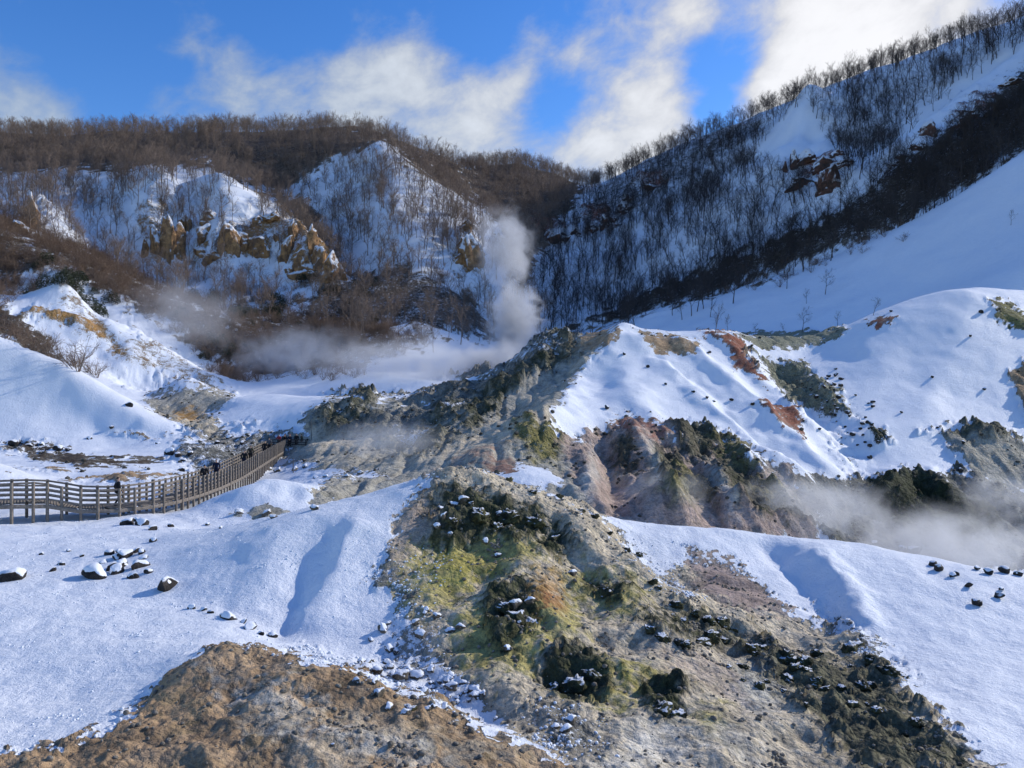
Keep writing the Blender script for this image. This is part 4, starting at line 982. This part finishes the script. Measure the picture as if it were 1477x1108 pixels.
def instancer(name, kind, pos, rz, sc, vi, label):
    """the uncounted rest of the wood: one object, meshes set on points"""
    me = mesh_np(name, pos, np.zeros((0, 3), np.int32))
    for nm, tp, arr in (('rz', 'FLOAT', rz), ('sc', 'FLOAT', sc), ('vi', 'INT', vi), ('lean', 'FLOAT', RNG.normal(0, .11, len(pos)))):
        a = me.attributes.new(nm, tp, 'POINT'); a.data.foreach_set('value', arr.astype(np.int32 if tp == 'INT' else np.float32))
    ob = link(name, me); tag(ob, label, 'wood' if 'tree' in kind else 'bushes', kind='stuff')
    ng = bpy.data.node_groups.new(name, 'GeometryNodeTree'); ng.interface.new_socket('Geometry', in_out='INPUT', socket_type='NodeSocketGeometry'); ng.interface.new_socket('Geometry', in_out='OUTPUT', socket_type='NodeSocketGeometry')
    N_, L = ng.nodes, ng.links; gi = N_.new('NodeGroupInput'); go = N_.new('NodeGroupOutput'); jn = N_.new('GeometryNodeJoinGeometry')
    def named(nm, tp):
        n = N_.new('GeometryNodeInputNamedAttribute'); n.data_type = tp; n.inputs[0].default_value = nm; return n.outputs[0]
    cx = N_.new('ShaderNodeCombineXYZ'); L.new(named('rz', 'FLOAT'), cx.inputs[2]); L.new(named('lean', 'FLOAT'), cx.inputs[0])
    for k, (_, _, full) in enumerate(TREES[kind]):
        src = bpy.data.objects.new(kind + '_source', full)          # never linked to the scene
        oi = N_.new('GeometryNodeObjectInfo'); oi.inputs[0].default_value = src; oi.inputs['As Instance'].default_value = True
        cmp_ = N_.new('FunctionNodeCompare'); cmp_.data_type = 'INT'; cmp_.operation = 'EQUAL'
        ins = [s for s in cmp_.inputs if s.type == 'INT']; L.new(named('vi', 'INT'), ins[0]); ins[1].default_value = k
        ip = N_.new('GeometryNodeInstanceOnPoints'); L.new(gi.outputs[0], ip.inputs['Points']); L.new(cmp_.outputs[0], ip.inputs['Selection'])
        L.new(oi.outputs['Geometry'], ip.inputs['Instance']); L.new(cx.outputs[0], ip.inputs['Rotation']); L.new(named('sc', 'FLOAT'), ip.inputs['Scale'])
        L.new(ip.outputs[0], jn.inputs[0])
    L.new(jn.outputs[0], go.inputs[0])
    md = ob.modifiers.new('wood', 'NODES'); md.node_group = ng
    return ob


def single(kind, p, rz, s, k, label, group):
    tm, cm, _ = TREES[kind][k]
    e = empty(kind, p, rz, s); tag(e, label, 'tree' if 'tree' in kind else 'bush', group)
    link('trunk' if 'tree' in kind else 'stems', tm, e); link('crown' if 'tree' in kind else 'twigs', cm, e)
    return e


slopeZ = np.gradient(Zg, axis=0) / np.maximum(np.gradient(Yg, axis=0), 1e-6)
for kind, dmap, cap_n, nsingle, smin, smax, wood, wlab in (
        ('bare_tree', bare_d, 12000, 200, .45, 1.2, 'bare_wood', 'dense leafless brown wood covering the mountain with ochre cliffs'),
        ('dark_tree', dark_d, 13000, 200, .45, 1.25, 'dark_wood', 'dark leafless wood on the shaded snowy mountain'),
        ('shrub', shrub_d, 9000, 130, .55, 1.25, 'brushwood', 'tangled brown brush on the slopes above the snow humps'),
        ('evergreen_bush', ever_d, 420, 40, .6, 1.2, 'leafy_brush', 'dark evergreen thicket below the ochre cliffs')):
    wgt = np.where(visT, dmap, 0) * ARE * (.55 + .45 * sstep(fbm(Xg / 30, Yg / 30, 3, 120), -.35, .25)) * np.sqrt(1 + np.minimum(slopeZ, 1.5) ** 2)
    n = int(min(cap_n, wgt.sum()));
    x, y, z, r_, c_ = scatter(wgt, n, RNG)
    sc = smin + (smax - smin) * RNG.random(n); rz = RNG.random(n) * 6.28; vi = RNG.integers(0, len(TREES[kind]), n)
    seen = PF[r_, c_] <= rmF[r_, c_] + 6; inf = (PX[c_] > 0) & (PX[c_] < 1477)
    # singles: standing in view, largest first, kept apart from one another; half of the tree places go to the skyline
    size = sc / y * np.where(kind.endswith('tree') & (y > 318), 1.7, 1.0)
    order = np.argsort(-size * (seen & inf)); chosen = []; cells = set()
    for i in order:
        if not (seen[i] and inf[i]): continue
        cell = (int((x[i] / y[i] * F) // 9), int(PF[r_[i], c_[i]] // 9))
        if cell in cells: continue
        cells.add(cell); chosen.append(i)
        if len(chosen) >= nsingle: break
    for i in chosen:
        lb, gr = tree_label(kind, PX[c_[i]], PF[r_[i], c_[i]], sc[i])
        single(kind, (x[i], y[i], z[i]), rz[i], sc[i], int(vi[i]), lb, gr)
    rest = np.ones(n, bool); rest[chosen] = False
    instancer(wood, kind, np.c_[x, y, z][rest], rz[rest], sc[rest], vi[rest], wlab)
    print(kind, n, len(chosen))
# bushes and saplings that stand alone on the snow
for px, py, k, s, lb in ((112, 535, 'shrub', 1.9, 'wide leafless bush on a rocky ledge above the snow slope'), (140, 545, 'shrub', 1.1, 'smaller bush beside the wide leafless bush on the ledge')):
    g = ground_at(px, py); single(k, g, 1.0, s, 1, lb, None)
for px, py, s in ((1190, 425, .9), (1157, 478, .75), (1163, 438, .5), (1032, 480, .55), (1458, 325, .5), (1260, 455, .4), (1090, 482, .35), (1208, 470, .45), (1050, 478, .35), (1130, 480, .3)):
    g = ground_at(px, py); single('dark_tree', g, random.random() * 6, s * .8, random.randrange(6), 'lone small leafless tree on the open snow slope under the dark wood', 'lone saplings on the open snow slope')


# ------------------------------------------------------------------ boardwalk with its railings
def box_np(): 
    v = np.array([(x, y, z) for x in (-.5, .5) for y in (-.5, .5) for z in (-.5, .5)], np.float32)
    f = np.array([(0, 1, 3, 2), (4, 6, 7, 5), (0, 4, 5, 1), (2, 3, 7, 6), (0, 2, 6, 4), (1, 5, 7, 3)], np.int32)
    return v, f


BOX = {k: mesh_np('beam', *box_np(), M[k]) for k in ('wood', 'wood_dark', 'metal')}


def beam(name, a, b, wd, ht, parent, mt='wood'):
    a, b = Vector(a), Vector(b); d = b - a; L = d.length; x = d.normalized()
    yv = Vector((0, 0, 1)).cross(x)
    yv = Vector((0, 1, 0)) if yv.length < 1e-3 else yv.normalized()
    zv = x.cross(yv)
    o = link(name, BOX[mt], parent)
    o.matrix_local = Matrix.Translation((a + b) / 2) @ Matrix((x, yv, zv)).transposed().to_4x4() @ Matrix.Diagonal((L, wd, ht, 1))
    return o


DECK = [(-150, 727, 39.5), (-60, 725, 40.5), (10, 724, 41.5), (37, 721, 42), (60, 719, 42.6), (82, 725, 43), (115, 731, 43.4), (150, 731, 44), (190, 728, 45), (231, 722, 47), (270, 711, 51), (300, 701, 56), (330, 689, 62), (360, 671, 70), (385, 656, 79), (400, 648, 87)]
dp = [Vector(((a - CX) / F * c, c, ZC - (b - CY) / F * c)) for a, b, c in DECK]
for _ in range(1):
    dp = [dp[0]] + [dp[i] * .6 + (dp[i - 1] + dp[i + 1]) * .2 for i in range(1, len(dp) - 1)] + [dp[-1]]
cum = [0]
for a, b in zip(dp[:-1], dp[1:]): cum.append(cum[-1] + (b - a).length)


def deck_at(s):
    i = max(0, min(int(np.searchsorted(cum, s)) - 1, len(dp) - 2)); t = (s - cum[i]) / (cum[i + 1] - cum[i])
    p = dp[i].lerp(dp[i + 1], t); d = dp[i + 1] - dp[i]; nrm = Vector((d.y, -d.x, 0)).normalized()      # towards the camera's side
    return p, nrm, d.normalized()


bw = empty('boardwalk', dp[3]); tag(bw, 'long grey timber boardwalk with post railings winding across the snowy valley', 'boardwalk')
bw.location = (0, 0, 0)
NB = int(cum[-1] / .86); step = cum[-1] / NB; WID = .95
prev = None; near_p, far_p = [], []
for k in range(NB + 1):
    p, nr, d = deck_at(min(k * step, cum[-1] - 1e-3))
    for side, lst in ((1, near_p), (-1, far_p)):
        q = p + nr * WID * side; gz = on_ground(q.x, q.y).z
        big = k % 12 == 5
        beam('post', (q.x, q.y, min(gz - .15, p.z - .3)), (q.x, q.y, p.z + 1.12 + (.08 if big else 0)), .17 if big else .12, .17 if big else .12, bw)
        lst.append(Vector((q.x, q.y, p.z)))
for lst in (near_p, far_p):
    for k in range(0, NB, 2):
        a = lst[k]; m_ = lst[min(k + 1, NB)]; b = lst[min(k + 2, NB)]
        inn = deck_at(k * step)[1] * (-.085 if lst is near_p else .085)
        for h_ in (1.05, .76, .48, .2):
            if (m_ - (a + b) / 2).length > .06 and h_ == 1.05:
                beam('rail', a + inn + Vector((0, 0, h_)), m_ + inn + Vector((0, 0, h_)), .045, .11, bw); beam('rail', m_ + inn + Vector((0, 0, h_)), b + inn + Vector((0, 0, h_)), .045, .11, bw)
            else: beam('rail', a + inn + Vector((0, 0, h_)), b + inn + Vector((0, 0, h_)), .045, .10, bw)
for k in range(0, NB, 2):
    for lst in (near_p, far_p):
        beam('joist', lst[k] + Vector((0, 0, -.2)), lst[min(k + 2, NB)] + Vector((0, 0, -.2)), .10, .22, bw, 'wood')
# deck boards: only a few pixels wide each, joined
bv, bf = box_np(); dv, df = [], []; nb = int(cum[-1] / .15)
for k in range(nb):
    p, nr, d = deck_at((k + .5) * cum[-1] / nb); ax = np.array(d); ay = np.array(nr); az = np.cross(ax, ay)
    q = bv * np.array((.135, 2 * WID - .16, .05)); dv.append(q @ np.stack([ax, ay, az]) + np.array(p) + np.array((0, 0, -.05 + random.uniform(-.004, .004)))); df.append(bf + 8 * k)
ob = link('deck_boards', mesh_np('deck_boards', np.concatenate(dv), np.concatenate(df), M['wood']), bw); ob['kind'] = 'stuff'

# viewing platform at the far end
pe, nre, de = deck_at(cum[-1] - .01)
pf_o = empty('viewing_platform'); tag(pf_o, 'square dark timber viewing platform at the far end of the boardwalk, crowded with people', 'platform')
fx0, fx1, fy0, fy1, fz = pe.x - .9, pe.x + 3.3, pe.y + .2, pe.y + 3.6, pe.z
for k in range(20):
    y_ = fy0 + (k + .5) * (fy1 - fy0) / 20; beam('deck_board', (fx0, y_, fz - .03), (fx1, y_, fz - .03), .155, .05, pf_o, 'wood_dark')
crn = [(fx0, fy0), (fx1, fy0), (fx1, fy1), (fx0, fy1)]
for s in range(4):
    (xa, ya), (xb, yb) = crn[s], crn[(s + 1) % 4]
    if s == 3: continue
    for k in range(4):
        t = k / 4; x_, y_ = xa + (xb - xa) * t, ya + (yb - ya) * t
        beam('post', (x_, y_, on_ground(x_, y_).z - .2), (x_, y_, fz + 1.15), .12, .12, pf_o, 'wood_dark')
    for h_ in (1.08, .8, .52, .24): beam('rail', (xa, ya, fz + h_), (xb, yb, fz + h_), .05, .11, pf_o, 'wood_dark')
    beam('joist', (xa, ya, fz - .18), (xb, yb, fz - .18), .1, .22, pf_o, 'wood_dark')


# ------------------------------------------------------------------ people
def skin_mesh(name, nodes, edges, mat, parent, sub=2, root=0):
    me = bpy.data.meshes.new(name); me.from_pydata([n[0] for n in nodes], edges, []); me.materials.append(mat)
    o = link(name, me, parent); md = o.modifiers.new('skin', 'SKIN')
    if not me.skin_vertices: pass
    for i, n in enumerate(nodes):
        sv = me.skin_vertices[0].data[i]; sv.radius = (n[1], n[1] if len(n) < 3 else n[2]); sv.use_root = (i == root)
    md.use_smooth_shade = True
    sb = o.modifiers.new('sub', 'SUBSURF'); sb.levels = sub; sb.render_levels = sub
    return o


def person(loc, facing, label, coat='black', legs='navy', hat=None, walk=.0, arms='down', h=1.7, bag=None):
    """faces +Y before turning"""
    e = empty('person', loc, facing, h / 1.7); tag(e, label, 'person', None)
    st = walk
    hipL, hipR = (-.1, 0, .88), (.1, 0, .88)
    kneeL, kneeR = (-.1, .06 + st * .5, .48), (.1, .06 - st * .2, .48)
    ankL, ankR = (-.1, st * .9 - .02, .09), (.1, -st * .9 - .02, .09 + abs(st) * .15)
    shL, shR = (-.19, 0, 1.40), (.19, 0, 1.40)
    if arms == 'down': elL, elR, wrL, wrR = (-.25, -.05 - st * .3, 1.13), (.25, -.05 + st * .3, 1.13), (-.24, .1 - st * .3, .90), (.24, .1 + st * .3, .90)
    elif arms == 'rail': elL, elR, wrL, wrR = (-.27, .1, 1.14), (.27, .1, 1.14), (-.2, .36, 1.10), (.2, .36, 1.10)
    else: elL, elR, wrL, wrR = (-.24, .14, 1.17), (.24, .14, 1.17), (-.06, .30, 1.45), (.06, .30, 1.45)     # holding up a phone
    nodes = [((0, 0, .92), .13, .10), ((0, 0, 1.15), .12, .09), ((0, 0, 1.36), .14, .09), ((0, 0, 1.46), .055), ((0, .02, 1.55), .075, .085), ((0, .02, 1.64), .08, .09), ((0, .01, 1.69), .05),
             (shL, .06), (elL, .042), (wrL, .03), (shR, .06), (elR, .042), (wrR, .03), (hipL, .085), (kneeL, .058), (ankL, .04), (hipR, .085), (kneeR, .058), (ankR, .04),
             ((-.1, ankL[1] + .13, .045), .035), ((.1, ankR[1] + .13, .045 + abs(st) * .1), .035), ((0, .105, 1.575), .014)]
    ed = [(0, 1), (1, 2), (2, 3), (3, 4), (4, 5), (5, 6), (2, 7), (7, 8), (8, 9), (2, 10), (10, 11), (11, 12), (0, 13), (13, 14), (14, 15), (0, 16), (16, 17), (17, 18), (15, 19), (18, 20), (4, 21)]
    for sgn, wr, base in ((-1, wrL, 9), (1, wrR, 12)):        # hands: palm, four fingers and a thumb
        W = Vector(wr); el = Vector(elL if sgn < 0 else elR); d = (W - el).normalized(); sx_ = Vector((1, 0, 0)) * sgn; pn = d.cross(sx_).normalized()
        i0 = len(nodes); nodes.append((tuple(W + d * .07), .028, .016)); ed.append((base, i0))
        for f_, ln_ in ((-.024, .06), (-.008, .07), (.008, .066), (.024, .052)):
            a = W + d * .10 + sx_ * f_; k = len(nodes); nodes.append((tuple(a), .009)); nodes.append((tuple(a + d * ln_ * .5 + pn * .012), .008)); nodes.append((tuple(a + d * ln_ * .85 + pn * .035), .007)); ed.extend([(i0, k), (k, k + 1), (k + 1, k + 2)])
        k = len(nodes); nodes.append((tuple(W + d * .045 - sx_ * .035), .011)); nodes.append((tuple(W + d * .085 - sx_ * .05 + pn * .015), .009)); ed.extend([(i0, k), (k, k + 1)])
    skin_mesh('body', nodes, ed, M['skin'], e, 1)
    jk = [((0, 0, .84), .17, .135), ((0, 0, 1.0), .155, .125), ((0, 0, 1.2), .155, .125), ((0, 0, 1.37), .165, .12), ((0, 0, 1.46), .075, .075), (shL, .085), (elL, .066), (tuple(Vector(wrL) * .92 + Vector(elL) * .08), .05), (shR, .085), (elR, .066), (tuple(Vector(wrR) * .92 + Vector(elR) * .08), .05)]
    skin_mesh('jacket', jk, [(0, 1), (1, 2), (2, 3), (3, 4), (3, 5), (5, 6), (6, 7), (3, 8), (8, 9), (9, 10)], M[coat], e, 1)
    tr_ = [((0, 0, .90), .15, .12), (hipL, .11), (kneeL, .078), (ankL, .062), (hipR, .11), (kneeR, .078), (ankR, .062)]
    skin_mesh('trousers', tr_, [(0, 1), (1, 2), (2, 3), (0, 4), (4, 5), (5, 6)], M[legs], e, 1)
    for sx_, an in ((-1, ankL), (1, ankR)):
        skin_mesh('boot', [((an[0], an[1] - .03, an[2] - .03), .055, .05), ((an[0], an[1] + .08, .045 + (an[2] - .09)), .05, .045), ((an[0], an[1] + .17, .04 + (an[2] - .09)), .04, .03)], [(0, 1), (1, 2)], M['black'], e, 1)
    skin_mesh('hat' if hat else 'hair', [((0, -.015, 1.60), .088, .09), ((0, -.005, 1.68), .09, .098), ((0, 0, 1.73), .055, .06)], [(0, 1), (1, 2)], M[hat or 'hair'], e, 1)
    if bag: skin_mesh('backpack', [((0, -.19, 1.05), .13, .09), ((0, -.2, 1.22), .13, .09), ((0, -.18, 1.36), .09, .07)], [(0, 1), (1, 2)], M[bag], e, 1)
    return e


def deck_s(px):
    ss = np.linspace(0, cum[-1] - .01, 400); pp = [deck_at(s)[0] for s in ss]
    return ss[int(np.argmin([abs(p.x / p.y * F + CX - px) for p in pp]))]


for px, side, face, kw, lb in (
        (170, 0, 1, dict(coat='black', legs='black', hat='black', walk=.22), 'person in black coat and hat walking alone on the near stretch of boardwalk'),
        (291, .2, 1, dict(coat='black', legs='greyc', walk=.2, bag='black'), 'person with a black backpack walking up the boardwalk bend'),
        (318, -.3, -1, dict(coat='navy', legs='navy', walk=.2), 'person in dark navy coming down the boardwalk behind the bend'),
        (351, .1, 1, dict(coat='black', legs='navy', hat='greyc', walk=.2), 'person in black jacket and grey hat halfway up the rising boardwalk'),
        (366, -.3, 1, dict(coat='olivec', legs='black', walk=.18, bag='black'), 'person in olive coat climbing the boardwalk toward the platform'),
        (379, .2, -1, dict(coat='black', legs='black', walk=.2), 'person in black descending just before the platform'),
        (391, -.2, 1, dict(coat='greyc', legs='black', walk=.15), 'person in grey coat stepping onto the platform')):
    p, nr, d = deck_at(deck_s(px)); q = p + nr * side; dd = d * face
    person((q.x, q.y, q.z - .02), math.atan2(-dd.x, dd.y), lb, **kw)
for tx, ty, fc, kw, lb in (
        (.55, .35, 3.1, dict(coat='redc', legs='black', arms='rail'), 'person in red jacket leaning on the front rail of the platform'),
        (1.25, .38, 3.3, dict(coat='black', legs='navy', arms='phone'), 'person in black taking a picture over the platform rail'),
        (1.9, .36, 2.9, dict(coat='navy', legs='black', hat='redc', arms='rail'), 'person in navy with a red hat at the platform rail'),
        (2.7, .5, 3.0, dict(coat='black', legs='black', hat='black', arms='down', h=1.8), 'tall person in black near the platform corner'),
        (3.2, .9, 2.2, dict(coat='olivec', legs='greyc', arms='down'), 'person in olive coat by the side rail of the platform'),
        (.9, 1.8, .4, dict(coat='greyc', legs='black', arms='down'), 'person in grey standing at the back of the platform')):
    person((fx0 + .4 + tx * .95, fy0 + ty, fz), fc, lb, **kw)

# small marker posts
for px, py, hp, lb in ((449, 634, 26, 'thin metal post with a small crosspiece on the grey hump'), (423, 682, 20, 'thin bare metal post in the snow below the platform')):
    g = ground_at(px, py); hh = hp / F * g.y; e = empty('marker_post', g); tag(e, lb, 'post')
    beam('pole', (0, 0, -.2), (0, 0, hh), .07, .07, e, 'metal'); beam('crosspiece', (-.35, 0, hh * .86), (.35, 0, hh * .86), .06, .08, e, 'metal'); beam('cap', (0, 0, hh), (0, 0, hh + .05), .11, .11, e, 'metal')


# ------------------------------------------------------------------ steam
def steam_mat(name, dens, scale, lo, hi):
    m = bpy.data.materials.new(name); m.use_nodes = True; t = NT(m.node_tree); t.n.clear()
    o = t.add('ShaderNodeOutputMaterial'); v = t.add('ShaderNodeVolumePrincipled', inp={'Color': (.97, .98, 1, 1), 'Anisotropy': .3}); t.l.new(v.outputs[0], o.inputs['Volume'])
    tcn = t.add('ShaderNodeTexCoord'); ob = tcn.outputs['Object']; g = t.add('ShaderNodeNewGeometry')
    fall = t.step(t.vmath('LENGTH', ob), .15, 1.0, 1, 0)
    n = t.noise(g.outputs['Position'], scale, 6, .6, .9)
    wisp = t.step(t.math('ADD', n, t.math('MULTIPLY', fall, .22)), lo, hi)
    t.put(v.inputs['Density'], t.math('MULTIPLY', t.math('MULTIPLY', wisp, fall), dens))
    return m


bm = bmesh.new(); bmesh.ops.create_icosphere(bm, subdivisions=3, radius=1.0)
puffV = np.array([v.co[:] for v in bm.verts]); puffF = np.array([[q.index for q in f.verts] for f in bm.faces]); bm.free()


def steam(px, py, Yd, rx, ry, rz_, dens, label, nscale=None, tilt=0.0, lo=.53, hi=.74):
    c = Vector(((px - CX) / F * Yd, Yd, ZC - (py - CY) / F * Yd))
    sx_, sz_ = rx / F * Yd, rz_ / F * Yd
    m = steam_mat('steam', dens, nscale or 2.4 / min(sx_, sz_ * 1.5), lo, hi)
    o = link('steam', mesh_np('steam', puffV, puffF, m, True), None, c, (0, tilt, 0), (sx_, ry, sz_)); tag(o, label, 'steam', kind='stuff')


steam(742, 470, 165, 62, 11, 95, .42, 'white steam column rising from the hollow behind the middle ridge', tilt=.10)
steam(730, 360, 172, 62, 11, 90, .24, 'upper part of the tall steam column in front of the ravine', tilt=-.06)
steam(715, 525, 150, 110, 11, 50, .36, 'low steam bank at the foot of the tall column')
steam(590, 525, 140, 200, 14, 65, .13, 'drifting steam veil in front of the snow hump')
steam(430, 510, 146, 150, 14, 62, .085, 'thin steam over the brown brush beside the snow hump')
steam(270, 455, 160, 130, 14, 80, .05, 'faint steam drifting up through the brush below the cliffs')
steam(1360, 790, 52, 230, 8, 75, .26, 'pale steam pooling in the basin behind the near snow crest', lo=.46)
steam(1170, 735, 54, 170, 8, 75, .20, 'thin steam rising along the foot of the coloured ridge')
steam(960, 710, 50, 100, 4, 50, .13, 'wisp of steam before the reddish skirt of the ridge')
steam(560, 635, 66, 130, 9, 44, .10, 'thin steam over the grey flats beside the platform')
steam(1450, 715, 66, 90, 6, 60, .15, 'steam rising past the dark cliff under the dome')
